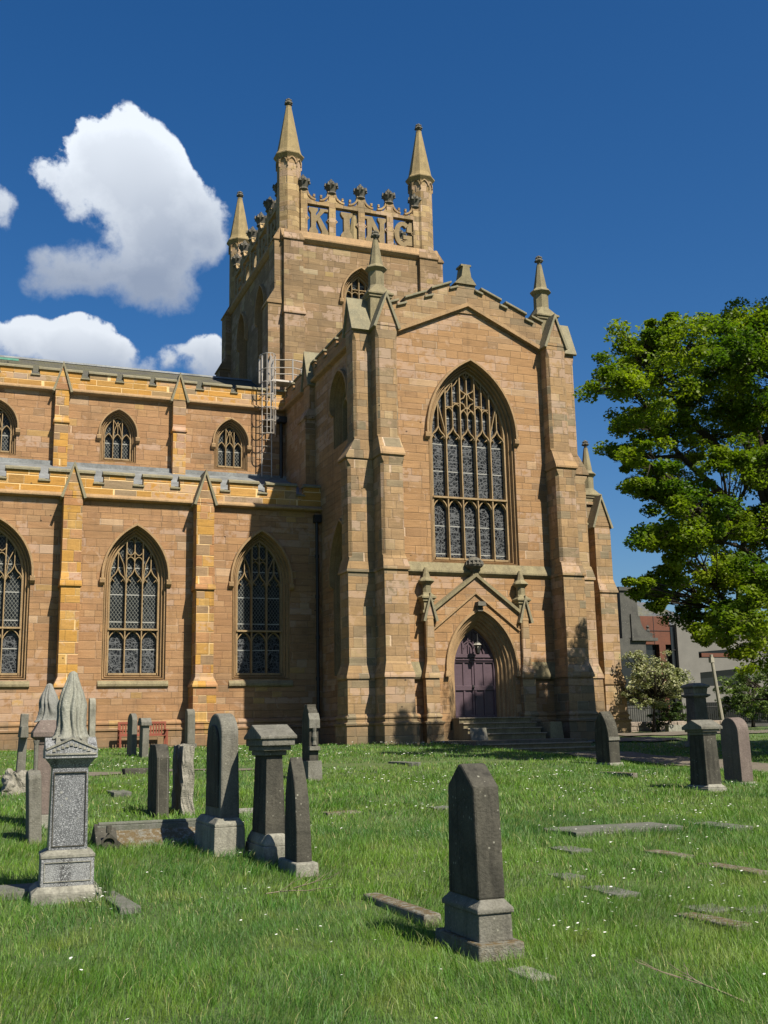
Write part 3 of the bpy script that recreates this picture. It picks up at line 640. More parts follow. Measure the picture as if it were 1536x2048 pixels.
# strings across the gable and below the great window
mb = MB()
for a, b_ in ((14.2, 15.1), (19.0, 20.25)):
    mb = MB(); strip(mb, T3, a, b_, [(0, 3.28), (.12, 3.35), (.16, 3.42), (.16, 3.5), (0, 3.95)]); part(mb, 'string_course', m_weath)
mb = MB(); strip(mb, T3, 14.2, 20.25, [(0, 6.97), (.07, 7.03), (.12, 7.09), (.12, 7.15), (0, 7.45)]); part(mb, 'string_course', m_weath)
for a, b_ in ((13.35, 15.4), (18.9, 21.1)): mb = MB(); strip(mb, T3, a, b_, PLINTH); part(mb, 'plinth', m_gab)
def tb_lv(pu, pm, pl, hu, hm, hl, ch=.1):
    return (base_lv(hl, pl)+[(3.3, hl+.08, pl+.10, 0)]+weather(3.42, 3.9, hl+.07, pl+.08, hl, pl)+weather(7.06, 7.5, hl, pl, hm, pm, 0, 0)
        +[(7.55, hm, pm, ch), (10.75, hm, pm, ch), (10.95, hm, pm+.03, 0)]+weather(11.1, 11.75, hm, pm+.03, hu, pu)+[(11.85, hu, pu, ch), (15.45, hu, pu, ch), (15.75, hu, pu, 0), (15.9, hu, pu, 0)])
for u, lab in ((13.76, 'front buttress left of the gable'), (20.69, 'front buttress right of the gable')):
    buttress(T3, u, tb_lv(.52, .80, .93, .41, .42, .44), m_but, gab=(17.0, -.05, .41, .54), label=lab)
for Tm in (Tl(XL), Tr(XR)):
    buttress(Tm, YG+.44, tb_lv(.66, .92, .98, .43, .432, .435), m_but, gab=(17.0, -.05, .43, .68))
# side walls
T4 = Tl(XL)
mb = MB(); sheet(mb, T4, [(35, .6), (41.0, .6), (41, 10.5), (46.3, 12.2), (46.3, 15.95), (35, 15.95)], [hole_of(38.3, .72, 12.65, 14.15, 15.05), hole_of(38.3, .95, 3.9, 7.35, 9.15)])
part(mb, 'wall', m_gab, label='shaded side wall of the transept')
window(T4, 38.3, .72, 12.65, 14.15, 15.05, 2, 'lancet'); window(T4, 38.3, .95, 3.9, 7.35, 9.15, 3, 'aisle', lower=5.5)
mb = MB(); strip(mb, T4, 35.9, 41, PLINTH); part(mb, 'plinth', m_gab)
mb = MB(); strip(mb, T4, 35.8, 46.1, sprof(15.98, .9)); part(mb, 'string_course', m_dress)
mb = MB(); strip(mb, T4, 35.9, 37.0, [(0, 3.28), (.12, 3.35), (.16, 3.42), (.16, 3.5), (0, 3.95)]); part(mb, 'string_course', m_weath)
battlement(T4, 35.8, 46.2, 16.07, 16.86, 16.55, [(37.0, 37.3), (38.45, 38.75), (39.9, 40.2), (41.25, 41.5), (43.1, 43.35), (44.4, 44.7), (45.6, 45.85)], m_gab)
buttress(T4, 42.1, [(11.0, .46, .42, 0)]+weather(14.4, 14.9, .46, .42, .42, .22)+[(15.9, .42, .22, 0)], m_gab, gab=(17.25, -.4, .44, .26))
mb = MB(); sheet(mb, Tr(XR), [(35, .6), (46.3, .6), (46.3, 15.95), (35, 15.95)]); part(mb, 'wall', m_gab, label='right side wall of the transept')
battlement(Tr(XR), 35.8, 46.2, 15.9, 16.86, 16.55, [(38.45, 38.75), (41.25, 41.5), (44.4, 44.7)], m_gab)
mb = MB(); mb.add([(XL+.3, 35.2, 16.3), (XC, 35.2, 17.6), (XR-.3, 35.2, 16.3), (XL+.3, 47.1, 16.3), (XC, 47.1, 17.6), (XR-.3, 47.1, 16.3)], [(0, 1, 4, 3), (1, 2, 5, 4)]); part(mb, 'roof', m_slate, label='slate roof of the transept')

def finial(cx, cy, z, r, parent, n=4):
    mb = MB(); mb.lathe(cx, cy, [(r*.42, z-r*.3), (r*.62, z), (r*.42, z+r*.25), (r*.75, z+r*.6), (r*1.05, z+r*1.15), (r*.9, z+r*1.6), (r*.45, z+r*1.75), (r*.6, z+r*2.1), (r*.5, z+r*2.5), (0.01, z+r*2.7)], 10)
    for k in range(6):
        a = k*math.pi/3+.3
        for rr, zz in ((1.0, 1.0), (.72, 1.9)):
            x, y = cx+math.cos(a)*r*rr, cy+math.sin(a)*r*rr; q = r*.34
            mb.loft([[(x+q*math.cos(t)*s_, y+q*math.sin(t)*s_, z+r*zz+dz*q) for t in [i*math.pi/3 for i in range(6)]] for s_, dz in ((.3, -1), (1, -.3), (1, .4), (.2, 1.1))])
    return part(mb, 'finial', m_crown, parent)
def pinnacle(cx, cy, z0, hw, zc, zb, zk, zt, r, m=m_weath, name='pinnacle', label=None, fin=True):
    """square pier to zc, broach to an octagon at zb, shaft to the collar zk, spire to zt"""
    o8 = math.pi/8; mb = MB()
    def sq(h, z): # square as 8 points in octagon order
        p = [(h, -h*.414), (h, h*.414), (h*.414, h), (-h*.414, h), (-h, h*.414), (-h, -h*.414), (-h*.414, -h), (h*.414, -h)]
        k = [(h, -h), (h, h), (h, h), (-h, h), (-h, h), (-h, -h), (-h, -h), (h, -h)]
        return [(cx+a, cy+b_, z) for a, b_ in k]
    def oc(rr, z): return [(cx+rr*math.cos(-o8+k*math.pi/4)/math.cos(o8), cy+rr*math.sin(-o8+k*math.pi/4)/math.cos(o8), z) for k in range(8)]
    mb.loft([sq(hw, z0), sq(hw, zc-.16), sq(hw+.05, zc-.12), sq(hw+.05, zc-.06), sq(hw+.10, zc-.02), sq(hw+.10, zc+.04), sq(hw+.02, zc+.10), oc(r, zb), oc(r, zk-.12), oc(r+.06, zk-.06), oc(r+.12, zk), oc(r+.10, zk+.05), oc(r*.92, zk+.16), oc(r*.34, zt)])
    o = part(mb, name, m, label=label); fin and finial(cx, cy, zt+.03, r*.52, o); return o
pinnacle(13.76, 35.42, 15.6, .40, 17.32, 17.75, 18.42, 19.6, .27, label='slim pinnacle at the left corner of the gable')
pinnacle(20.70, 35.42, 15.6, .40, 17.32, 17.75, 18.42, 19.6, .27, label='slim pinnacle at the right corner of the gable')

# --- porch
YP = 34.74; T5 = Tf(YP)
mb = MB(); d_arch = (17.19, .82, 1.6, 3.72, 5.16)
po = [(15.2, 1.2), (18.9, 1.2), (18.9, 5.62), (17.05, 7.02), (15.2, 5.62)]
big = arch(17.19, 1.30, 1.6, 3.72, 5.72, 12)
sheet(mb, T5, po, [big])
for x in (15.2, 18.9): mb.add([(x, YP, 1.2), (x, YG, 1.2), (x, YG, 5.62), (x, YP, 5.62)], [(0, 1, 2, 3)])
porch = part(mb, 'porch', m_gab, label='shallow gabled porch around the purple door')
mb = MB(); L = []
for o, d in [(.48, 0), (.46, -.05), (.40, -.05), (.37, -.12), (.30, -.14), (.27, -.22), (.22, -.24), (.2, -.34), (.12, -.38), (.09, -.48), (.03, -.5), (0, -.62)]:
    L.append([T5(u, d, z) for u, z in arch(17.19, .82+o, 1.9, 3.72, 5.16+o*1.17, 12)])
mb.loft(L, cap=False); part(mb, 'door_surround', m_dress, porch)
mb = MB(); ribbon(mb, T5, arch(17.19, 1.37, 3.62, 3.72, 5.80, 12), .11, -.01, .10, .3)
for sx in (-1, 1): mb.box(17.19+sx*1.37-.09, 17.19+sx*1.37+.09, YP-.15, YP+.01, 3.42, 3.62, .02)
part(mb, 'hood_mould', m_dress, porch)
mb = MB(); ribbon(mb, T5, [(14.95, 5.66), (15.3, 5.68), (17.05, 7.0), (18.8, 5.68), (19.15, 5.66)], .12, -.25, .10, .15); cp = part(mb, 'coping', m_weath, porch)
mb = MB(); ribbon(mb, T5, [(15.35, 5.05), (17.02, 6.36), (18.72, 5.05)], .07, -.01, .07, .2); part(mb, 'moulding', m_dress, porch)
mb = MB(); mb.box(16.98, 17.30, YP-.3, YP+.02, 5.88, 6.03, .02); mb.box(17.02, 17.22, YP-.18, YP+.02, 5.7, 5.9); part(mb, 'corbel', m_crown, porch)
mb = MB(); mb.box(16.93, 17.2, YP-.05, YP+.2, 6.95, 7.12, .05); part(mb, 'finial_base', m_weath, porch)
mb = MB(); mb.lathe(17.05, YP+.05, [(.10, 7.1), (.16, 7.2), (.30, 7.30), (.33, 7.38), (.26, 7.45), (.30, 7.5), (.2, 7.6), (.08, 7.66)], 12)
for k in range(12):
    a = k*math.pi/6; mb.box(17.05+.29*math.cos(a)-.05, 17.05+.29*math.cos(a)+.05, YP+.05+.29*math.sin(a)-.05, YP+.05+.29*math.sin(a)+.05, 7.36, 7.50, .03)
part(mb, 'finial', m_crown, porch)
for u in (15.2, 18.92):
    b = buttress(T5, u, base_lv(.14, .12)+[(3.3, .26, .2, 0)]+weather(3.42, 3.95, .25, .19, .16, .14)+[(5.4, .16, .14, .06)], m_but, gab=(6.1, -.05, .17, .15), name='porch_buttress')
    pinnacle(u-.03, YP+.08, 5.5, .17, 6.14, 6.34, 6.72, 7.22, .15, m_weath, 'porch_pinnacle', None, False)
# door leaves with panels
mb = MB(); sheet(mb, T5, arch(17.19, .83, 1.95, 3.72, 5.18, 10), d=-.70); door = part(mb, 'door', m_door, label='purple painted double door with recessed panels')
mb = MB()
def slab(u0, u1, z0, z1, d0, d1, M_=None): (M_ or mb).loft([[T5(u0, d0, z0), T5(u1, d0, z0), T5(u1, d0, z1), T5(u0, d0, z1)], [T5(u0+.012, d1, z0+.012), T5(u1-.012, d1, z0+.012), T5(u1-.012, d1, z1-.012), T5(u0+.012, d1, z1-.012)]])
c = 17.19
for u in (c-.78, c-.40, c-.05, c+.05, c+.40, c+.78): slab(u-.045, u+.045, 2.0, 4.1, -.71, -.66)
for z in (2.06, 3.02, 3.0+.10, 4.0): slab(c-.80, c+.80, z-.05, z+.05, -.71, -.645)
slab(c-.8, c+.8, 4.12, 4.26, -.71, -.62); slab(c-.74, c+.74, 4.02, 4.08, -.71, -.60)
for u in (c-.42, c-.2, c, c+.2, c+.42): slab(u-.03, u+.03, 4.2, arch_z(c, .82, 3.72, 5.16, u)-.02, -.71, -.655)
ribbon(mb, T5, arch(c, .79, 2.0, 3.72, 5.12, 10), .07, -.71, -.63, .2)
for sx in (-1, 1): ribbon(mb, T5, [(c+sx*.42, 4.25), (c+sx*.36, 4.45), (c+sx*.12, 4.75)], .04, -.71, -.65); ribbon(mb, T5, light_arch(c-.42 if sx < 0 else c, c if sx < 0 else c+.42, 4.45, .25), .04, -.71, -.65)
part(mb, 'door_panels', m_door, door)
mb = MB(); mb.lathe(c-.07, YP+.60, [(.02, 3.04), (.04, 3.06), (.04, 3.10), (.02, 3.12)], 8); mb.box(c-.10, c-.04, YP+.62, YP+.67, 2.98, 3.16); mb.box(c+.02, c+.05, YP+.62, YP+.65, 2.72, 2.78); part(mb, 'handle', m_iron, door)
lan = MB(); lan.lathe(17.2, YP+.33, [(.05, 4.22), (.09, 4.26), (.13, 4.52), (.16, 4.54), (.12, 4.6), (.03, 4.68), (.015, 4.95)], 6); lp = part(lan, 'lantern', m_iron, porch)
mb = MB(); mb.lathe(17.2, YP+.33, [(.085, 4.3), (.125, 4.5)], 6, .1); mb.lathe(17.2, YP+.33, [(.17, 4.545), (.10, 4.62)], 6); part(mb, 'lamp_pane', m_lamp, lp)

# --- tower
TX0, TX1, TY0, TY1 = 13.4, 21.6, 47.0, 58.2
T6, T7 = Tf(TY0), Tl(TX0)
tw = (17.45, .72, 19.7, 22.25, 23.55)
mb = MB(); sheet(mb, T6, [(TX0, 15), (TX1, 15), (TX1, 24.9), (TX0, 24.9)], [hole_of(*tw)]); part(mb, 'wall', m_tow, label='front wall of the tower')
window(T6, *tw, 2, 'tower', label='pointed window in the tower front')
lw_ = [(50.4, .62, 19.0, 22.3, 23.5), (54.3, .62, 19.0, 22.3, 23.5)]
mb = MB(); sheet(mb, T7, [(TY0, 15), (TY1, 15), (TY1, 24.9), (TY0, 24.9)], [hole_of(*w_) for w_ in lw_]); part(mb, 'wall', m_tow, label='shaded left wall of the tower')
for w_ in lw_: window(T7, *w_, 2, 'lancet')
mb = MB(); sheet(mb, Tr(TX1), [(TY0, 15), (TY1, 15), (TY1, 24.9), (TY0, 24.9)]); sheet(mb, Tb(TY1), [(TX0, 15), (TX1, 15), (TX1, 24.9), (TX0, 24.9)]); part(mb, 'wall', m_tow, label='hidden walls of the tower')
mb = MB(); mb.box(TX0+.3, TX1-.3, TY0+.3, TY1-.3, 24.5, 25.0); part(mb, 'roof', m_lead, label='flat lead roof of the tower')
mb = MB()
PS = [(0, -.22), (.08, -.18), (.20, -.04), (.21, .03), (.16, .08), (.02, .42), (0, .42)]
pr = [(d, 24.98+z) for d, z in PS]
strip(mb, T6, TX0+.0, TX1, pr); strip(mb, Tb(TY1), TX0, TX1, pr); strip(mb, T7, TY0, TY1, pr); strip(mb, Tr(TX1), TY0, TY1, pr); part(mb, 'string_course', m_dress, label='heavy string course below the lettered parapet')
# corner buttresses
tl = [(15, .50, .36, 0)]+weather(21.05, 21.6, .50, .36, .48, .22)+[(24.75, .48, .22, 0)]+weather(24.85, 25.4, .48, .22, .40, 0.02)
tl2 = [(15, .50, .62, 0)]+weather(21.6, 22.3, .50, .62, .48, .30)+[(24.75, .48, .30, 0)]+weather(24.85, 25.5, .48, .30, .40, 0.02)
for u in (TX0+.58, TX1-.58): buttress(T6, u, tl, m_tow); buttress(Tb(TY1), u, tl, m_tow)
for u in (TY0+.51, TY1-.51): buttress(T7, u, tl2, m_tow); buttress(Tr(TX1), u, tl2, m_tow)
def turret(cx, cy, lab):
    o8 = math.pi/8; mb = MB()
    def oc(rr, z): return [(cx+rr*math.cos(-o8+k*math.pi/4)/math.cos(o8), cy+rr*math.sin(-o8+k*math.pi/4)/math.cos(o8), z) for k in range(8)]
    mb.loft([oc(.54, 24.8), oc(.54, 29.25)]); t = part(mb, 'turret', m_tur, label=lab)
    mb = MB()
    for k in range(8):                      # cusped arcading under the spire
        a = k*math.pi/4; nx, ny = math.cos(a), math.sin(a)
        Tk = lambda u, d, z, nx=nx, ny=ny: (cx+nx*(.54+d)-ny*u, cy+ny*(.54+d)+nx*u, z)
        ribbon(mb, Tk, light_arch(-.21, .21, 28.95, .3), .06, -.01, .06); ribbon(mb, Tk, [(-.21, 29.2), (-.21, 28.75)], .05, -.01, .06)
    part(mb, 'arcading', m_tur, t)
    mb = MB(); mb.loft([oc(.55, 29.2), oc(.60, 29.28), oc(.70, 29.42), oc(.70, 29.48), oc(.60, 29.58), oc(.54, 29.75), oc(.14, 32.15), oc(.14, 32.25)]); part(mb, 'spire', m_spire, t)
    finial(cx, cy, 32.25, .17, t)
for x, y, lab in ((13.98, 47.56, 'front left tower turret with spire'), (21.02, 47.56, 'front right tower turret with spire'), (13.98, 57.64, 'rear left tower turret with spire'), (21.02, 57.64, 'rear right tower turret with spire')): turret(x, y, lab)
def crown(Tm, u, z, parent):
    c = Tm(u, -.14, z); mb = MB()
    mb.lathe(c[0], c[1], [(.20, z-.05), (.25, z), (.20, z+.07), (.21, z+.12), (.27, z+.26), (.33, z+.4), (.28, z+.42), (.30, z+.5), (.22, z+.56), (.06, z+.60)], 12)
    for k in range(8):
        a = k*math.pi/4; x, y = c[0]+.31*math.cos(a), c[1]+.31*math.sin(a); mb.box(x-.06, x+.06, y-.06, y+.06, z+.36, z+.54, .035)
    mb.box(c[0]-.04, c[0]+.04, c[1]-.04, c[1]+.04, z+.55, z+.80); mb.box(c[0]-.10, c[0]+.10, c[1]-.035, c[1]+.035, z+.66, z+.73)
    return part(mb, 'crown', m_crown, parent)
# slab-serif letters for the front, drawn in a unit box
def rect(a, b_, c_, d_): return [(a, c_), (b_, c_), (b_, d_), (a, d_)]
def serif(x, w, z, up_): return [(x-w/2-.1, z), (x+w/2+.1, z), (x+w/2+.1, z+up_*.1), (x+w/2, z+up_*.22), (x-w/2, z+up_*.22), (x-w/2-.1, z+up_*.1)]
def arcpoly(cx, cz, rx, rz, tx, tz, a0, a1, n=18):
    o = [(cx+rx*math.cos(a0+(a1-a0)*i/n), cz+rz*math.sin(a0+(a1-a0)*i/n)) for i in range(n+1)]
    q = [(cx+(rx-tx)*math.cos(a0+(a1-a0)*i/n), cz+(rz-tz)*math.sin(a0+(a1-a0)*i/n)) for i in range(n+1)]
    return [[o[i], o[i+1], q[i+1], q[i]] for i in range(n)]
LET = {
 'K': [rect(.16, .40, 0, 1), serif(.28, .24, 0, 1), serif(.28, .24, 1, -1), [(.38, .42), (.52, .60), (.93, 1.0), (.66, 1.0), (.38, .66)], [(.44, .56), (.60, .66), (1.0, .10), (1.0, 0), (.74, 0)], rect(.60, 1.0, .90, 1.0), rect(.68, 1.06, 0, .10)],
 'I': [rect(.36, .64, 0, 1), serif(.5, .34, 0, 1), serif(.5, .34, 1, -1)],
 'N': [rect(.10, .32, 0, 1), rect(.70, .92, 0, 1), [(.10, 1), (.34, 1), (.92, .0), (.70, 0)], serif(.21, .2, 0, 1), serif(.81, .2, 1, -1), rect(.0, .34, .88, 1)],
 'G': arcpoly(.5, .5, .46, .5, .25, .17, R(48), R(318))+[rect(.52, .98, .30, .46), rect(.72, .98, .06, .46), [(.70, .60), (.98, .60), (.98, 1.0), (.86, 1.0), (.72, .82)]],
 'B': [rect(.08, .34, 0, 1)]+arcpoly(.42, .74, .40, .26, .24, .12, R(-90), R(90), 8)+arcpoly(.42, .27, .48, .27, .26, .13, R(-90), R(90), 8)+[rect(.2, .44, 0, .14), rect(.2, .44, .42, .56), rect(.2, .44, .87, 1)],
 'R': [rect(.08, .34, 0, 1)]+arcpoly(.42, .72, .44, .28, .24, .13, R(-90), R(90), 8)+[rect(.2, .44, .44, .57), rect(.2, .44, .87, 1), [(.42, .5), (.66, .5), (1.0, 0), (.72, 0)]],
 'U': [rect(.06, .32, .4, 1), rect(.70, .94, .4, 1)]+arcpoly(.5, .42, .44, .42, .25, .2, R(180), R(360), 10)+[rect(0, .4, .9, 1), rect(.62, 1, .9, 1)],
 'C': arcpoly(.5, .5, .46, .5, .25, .17, R(48), R(312))+[[(.70, .62), (.96, .62), (.96, 1.0), (.84, 1.0)]],
 'E': [rect(.08, .34, 0, 1), rect(.08, .92, 0, .17), rect(.08, .80, .42, .58), rect(.08, .92, .83, 1), rect(.78, .92, .1, .3), rect(.78, .92, .7, .9)],
 'O': arcpoly(.5, .5, .46, .5, .25, .17, 0, 2*math.pi, 24),
 'T': [rect(.36, .64, 0, 1), rect(.05, .95, .83, 1), rect(.05, .19, .64, .9), rect(.81, .95, .64, .9), serif(.5, .34, 0, 1)],
 'H': [rect(.06, .32, 0, 1), rect(.68, .94, 0, 1), rect(.3, .7, .42, .58), serif(.19, .2, 0, 1), serif(.81, .2, 0, 1)]}
def lettered(Tm, posts, word, flip, lab):
    """pierced parapet: bottom rail on the string, posts topped with crowns, curved braces, a letter in every panel"""
    mb = MB(); z0, z1, z2 = 25.45, 26.98, 27.16; n = len(posts)
    strip(mb, Tm, posts[0], posts[-1], [(-.0, 25.2), (-.0, z0), (-.28, z0), (-.28, 25.2)])
    for i, u in enumerate(posts):
        mb.loft([[Tm(u-w, d1, z), Tm(u+w, d1, z), Tm(u+w, d0, z), Tm(u-w, d0, z)] for z, w, d0, d1 in ((z0-.01, .17, -.28, .0), (27.35, .17, -.28, .0), (27.75, .15, -.27, -.01))])
    for i in range(n-1):
        a, b_ = posts[i]+.16, posts[i+1]-.16; c = (a+b_)/2; w = b_-a
        low = [(a+w*t, z2+.14-(.17*math.sin(math.pi*t))) for t in [k/8 for k in range(9)]]
        mb.loft([[Tm(u, 0.012, z1) , Tm(u, .012, z), Tm(u, -.285, z), Tm(u, -.285, z1)] for u, z in low])
        for s_, e in ((1, a), (-1, b_)):      # swept braces from the crown down to the rail
            P_ = [(e+s_*w*.40*(1-math.cos(t)), 27.80-(.52*math.sin(t))) for t in [k*math.pi/2/6 for k in range(7)]]
            ribbon(mb, Tm, P_, .09, -.24, -.03)
            P_ = [(e+s_*w*.22*(1-math.cos(t)), 27.52-(.30*math.sin(t))) for t in [k*math.pi/2/5 for k in range(6)]]
            ribbon(mb, Tm, P_, .045, -.20, -.07)
            mb.box(*sorted((Tm(e+s_*w*.34-.05, -.2, 0)[0], Tm(e+s_*w*.34+.05, -.06, 0)[0])), *sorted((Tm(e+s_*w*.34-.05, -.2, 0)[1], Tm(e+s_*w*.34+.05, -.06, 0)[1])), 27.42, 27.56)
        for s_, e in ((1, a), (-1, b_)): ribbon(mb, Tm, [(e, 26.36), (e+s_*.10, 26.24), (e, 26.12)], .04, -.24, -.04)
    pa = part(mb, 'parapet', m_tur, label=lab)
    for u in posts: crown(Tm, u, 27.72, pa)
    for i, ch in enumerate(word):
        a, b_ = posts[i]+.20, posts[i+1]-.20; w = b_-a; mb = MB()
        for poly in LET[ch]:
            pts = [((a+(1-x)*w) if flip else (a+x*w), 25.50+z*1.33) for x, z in poly]
            dk = .0013*(len(mb.f)//6); mb.loft([[Tm(u, d, z) for u, z in pts] for d in (-.25+dk, -.05-dk)])
        o = part(mb, 'letter', m_lett); o['label'] = 'stone letter '+ch
lettered(Tf(47.12), [14.62, 16.07, 17.60, 19.12, 20.55], 'KING', False, 'pierced front parapet of the tower with crowns')
lettered(Tl(13.55), [48.2+1.77*k for k in range(6)], 'BRUCE', True, 'pierced left parapet of the tower with crowns')
lettered(Tr(21.45), [48.2+1.77*.833*k for k in range(7)], 'ROBERT', False, 'pierced right parapet of the tower with crowns')
lettered(Tb(58.08), [14.62+1.977*k for k in range(4)], 'THE', True, 'pierced rear parapet of the tower with crowns')

# --- choir aisle seen beyond the transept
T8 = Tf(YA)
mb = MB(); sheet(mb, T8, [(21, .6), (26.2, .6), (26.2, 10.3), (21, 10.3)]); mb.add([(26.2, 41, .6), (26.2, 59, .6), (26.2, 59, 10.3), (26.2, 41, 10.3)], [(0, 1, 2, 3)]); part(mb, 'wall', m_gab, label='sandstone wall of the choir aisle right of the transept')
mb = MB(); strip(mb, T8, 21.3, 26.3, PLINTH); part(mb, 'plinth', m_gab)
mb = MB(); strip(mb, T8, 21.3, 26.2, sprof(10.36, .9)); part(mb, 'string_course', m_weath)
mb = MB(); mb.box(21.3, 26.1, 40.95, 41.3, 10.45, 11.3); mb.box(21.3, 26.1, 40.85, 41.36, 11.3, 11.42, .03); part(mb, 'parapet', m_but)
cl = base_lv(.42, .78)+[(3.3, .50, .88, 0)]+weather(3.42, 3.9, .49, .86, .42, .78)+weather(7.35, 7.9, .42, .78, .40, .60)+[(10.25, .40, .60, 0)]
buttress(T8, 26.1, cl, m_but, gab=(11.45, -.05, .41, .62)); buttress(Tr(26.25), 41.45, [(z, h, p*.75, c) for z, h, p, c in cl], m_but, gab=(11.45, -.05, .41, .47))
pinnacle(26.05, 41.3, 10.2, .34, 11.75, 12.1, 12.75, 14.0, .25, label='pinnacle on the far corner of the choir aisle')
mb = MB(); mb.box(21.3, 26.0, 46.5, 59, 10, 16.2); part(mb, 'wall', m_gab, label='choir clerestory hidden behind the transept')

# --- steps and terrace at the door
mb = MB()
mb.prismx([(35.4, 1.2), (33.25, 1.2)]+[q for k in range(4) for q in ((33.25+.33*k, 1.46+.18*k), (33.25+.33*(k+1) if k < 3 else 35.4, 1.46+.18*k))], 16.0, 18.75)
e = empty('door_steps', (16.0, 33.25, 1.2), 'worn stone steps rising to the purple church door', 'steps')
def wl(mb, name, m, e, bevel=0.0): o = mb.build(name, m, e, bevel); o.matrix_parent_inverse = Matrix.Translation(-Vector(e.location)); return o
wl(mb, 'risers', m_weath, e)
for k in range(4): mb = MB(); mb.box(15.97, 18.78, 33.19+.33*k, 33.56+.33*k if k < 3 else 35.3, 1.435+.18*k, 1.475+.18*k); wl(mb, 'tread', m_step, e, .012)
mb = MB()
mb.prismx([(31.2, .5), (29.6, .5)]+[q for k in range(3) for q in ((29.6+.45*k, .86+.145*k), (29.6+.45*(k+1) if k < 2 else 31.2, .86+.145*k))], 15.2, 18.8)
e = empty('garden_steps', (15.2, 29.6, .6), 'wide low flight of steps from the path up to the terrace', 'steps')
wl(mb, 'risers', m_weath, e)
for k in range(3): mb = MB(); mb.box(15.17, 18.83, 29.53+.45*k, 30.0+.45*k, .835+.145*k, .875+.145*k); wl(mb, 'tread', m_step, e, .012)
mb = MB(); mb.box(15.0, 18.95, 30.9, 35.2, .6, 1.26)
tag(mb.build('terrace', m_pave), kind='structure')
mb = MB(); mb.box(18.95, 19.5, 33.3, 34.1, 1.2, 1.82, .05); tag(mb.build('plinth_block', m_weath, bevel=.02), 'pale stone block at the right end of the door steps', 'stone block')
mb = MB(); mb.box(0, .62, 0, .06, 0, .42, .02); o = mb.build('notice_board', m_gs_grey, bevel=.01); o.location = (15.55, 32.4, 1.26); o.rotation_euler = (-.25, 0, 0); tag(o, 'small grey slate notice leaning at the left foot of the door steps', 'sign')

# --- caged ladder and roof platform
lad = empty('ladder', (12.35, 45.6, 12.7), 'galvanised caged ladder and railed platform on the clerestory roof', 'ladder')
def lp_(mb, name, m=m_galv): o = mb.build(name, m, lad); o.matrix_parent_inverse = Matrix.Translation((-12.35, -45.6, -12.7)); return o
for x in (12.13, 12.57):
    mb = MB(); mb.tube([(x, 45.62, 12.75), (x, 45.62, 17.4)], .028, 6)
    mb.tube([(x, 45.62, 17.4), (x, 45.62, 18.35), (x, 45.8, 18.45), (x, 46.1, 18.35), (x, 46.1, 17.2)], .04, 6); lp_(mb, 'side_rail')
for k in range(15): mb = MB(); mb.tube([(12.13, 45.62, 12.95+.3*k), (12.57, 45.62, 12.95+.3*k)], .014, 5); lp_(mb, 'rung')
mb = MB()
for z in (14.6, 15.2, 15.8, 16.4, 17.0, 17.6, 18.3): mb.tube([(12.35+.36*math.cos(t), 45.62-.02-.62*math.sin(t), z) for t in [math.pi*k/10 for k in range(11)]], .022, 5)
for t in (.5, 1.1, math.pi/2, 2.0, 2.6): x, y = 12.35+.36*math.cos(t), 45.6-.62*math.sin(t); mb.tube([(x, y, 14.6), (x, y, 18.3)], .016, 5)
lp_(mb, 'safety_cage')
mb = MB(); mb.box(12.6, 14.3, 45.6, 46.4, 17.22, 17.30)
for x, y in ((12.65, 45.65), (13.5, 45.4), (14.2, 45.65), (14.2, 46.4)): mb.tube([(x, y, 17.25), (x, y, 18.25)], .035, 6)
for z in (17.55, 17.85, 18.22): mb.tube([(12.65, 45.65, z), (13.5, 45.4, z), (14.2, 45.65, z), (14.2, 46.4, z)], .025, 6)
for x in (12.7, 13.9): mb.tube([(x, 46.0, 16.4), (x, 46.0, 17.24)], .05, 6)
lp_(mb, 'platform')
# ------------------------------------------------------------------ gravestones
# local frame: origin at the near left corner of the base, +x thickness, +y along the broad face, z up
GR = 'gravestones in the churchyard lawn'
def stone(x, y, label, cat='gravestone', name='gravestone', tilt=(0, 0), rz=0.0, sink=.04):
    e = empty(name, (x, y, gb(x, y)-sink), label, cat, GR, rz); rs = random.Random(int(x*100)); e.rotation_euler = (tilt[0]+rs.uniform(-.012, .012), tilt[1]+rs.uniform(-.015, .015), rz+rs.uniform(-.03, .03)); return e
def lp(mb, name, m, e, bevel=.008, smooth=False, label=None):
    o = mb.build(name, m, e, bevel, smooth)
    if label: o['label'] = label
    return o
def blk(x0, x1, y0, y1, z0, z1, t=0.0): return MB().box(x0, x1, y0, y1, z0, z1, t)
def cap_block(mb, x0, x1, y0, y1, z0, zt, lip): # moulded weathering: lip then slope in
    mb.loft([[(x0+t, y0+t, z), (x1-t, y0+t, z), (x1-t, y1-t, z), (x0+t, y1-t, z)] for t, z in ((0, z0), (0, z0+lip), (.03, zt-.02), (.045, zt))])
def archprof(y0, y1, z0, zs, zt, kind='round', n=10):
    c, w = (y0+y1)/2, (y1-y0)/2
    if kind == 'round': a = [(c+w*math.cos(math.pi*i/(2*n)), zs+(zt-zs)*math.sin(math.pi*i/(2*n))) for i in range(2*n+1)]
    elif kind == 'point': a = arch(c, w, z0, zs, zt, n)[1:-1]
    elif kind == 'gable': a = [(y1, zs), (c+w*.12, zt), (c-w*.12, zt), (y0, zs)]
    elif kind == 'shoulder':
        a = [(y1, zs-.05), (y1-w*.10, zs+.0), (y1-w*.3, zt-.03), (y1-w*.5, zt), (y0+w*.5, zt), (y0+w*.3, zt-.03), (y0+w*.10, zs), (y0, zs-.05)]
    return [(y1, z0)]+a+[(y0, z0)]
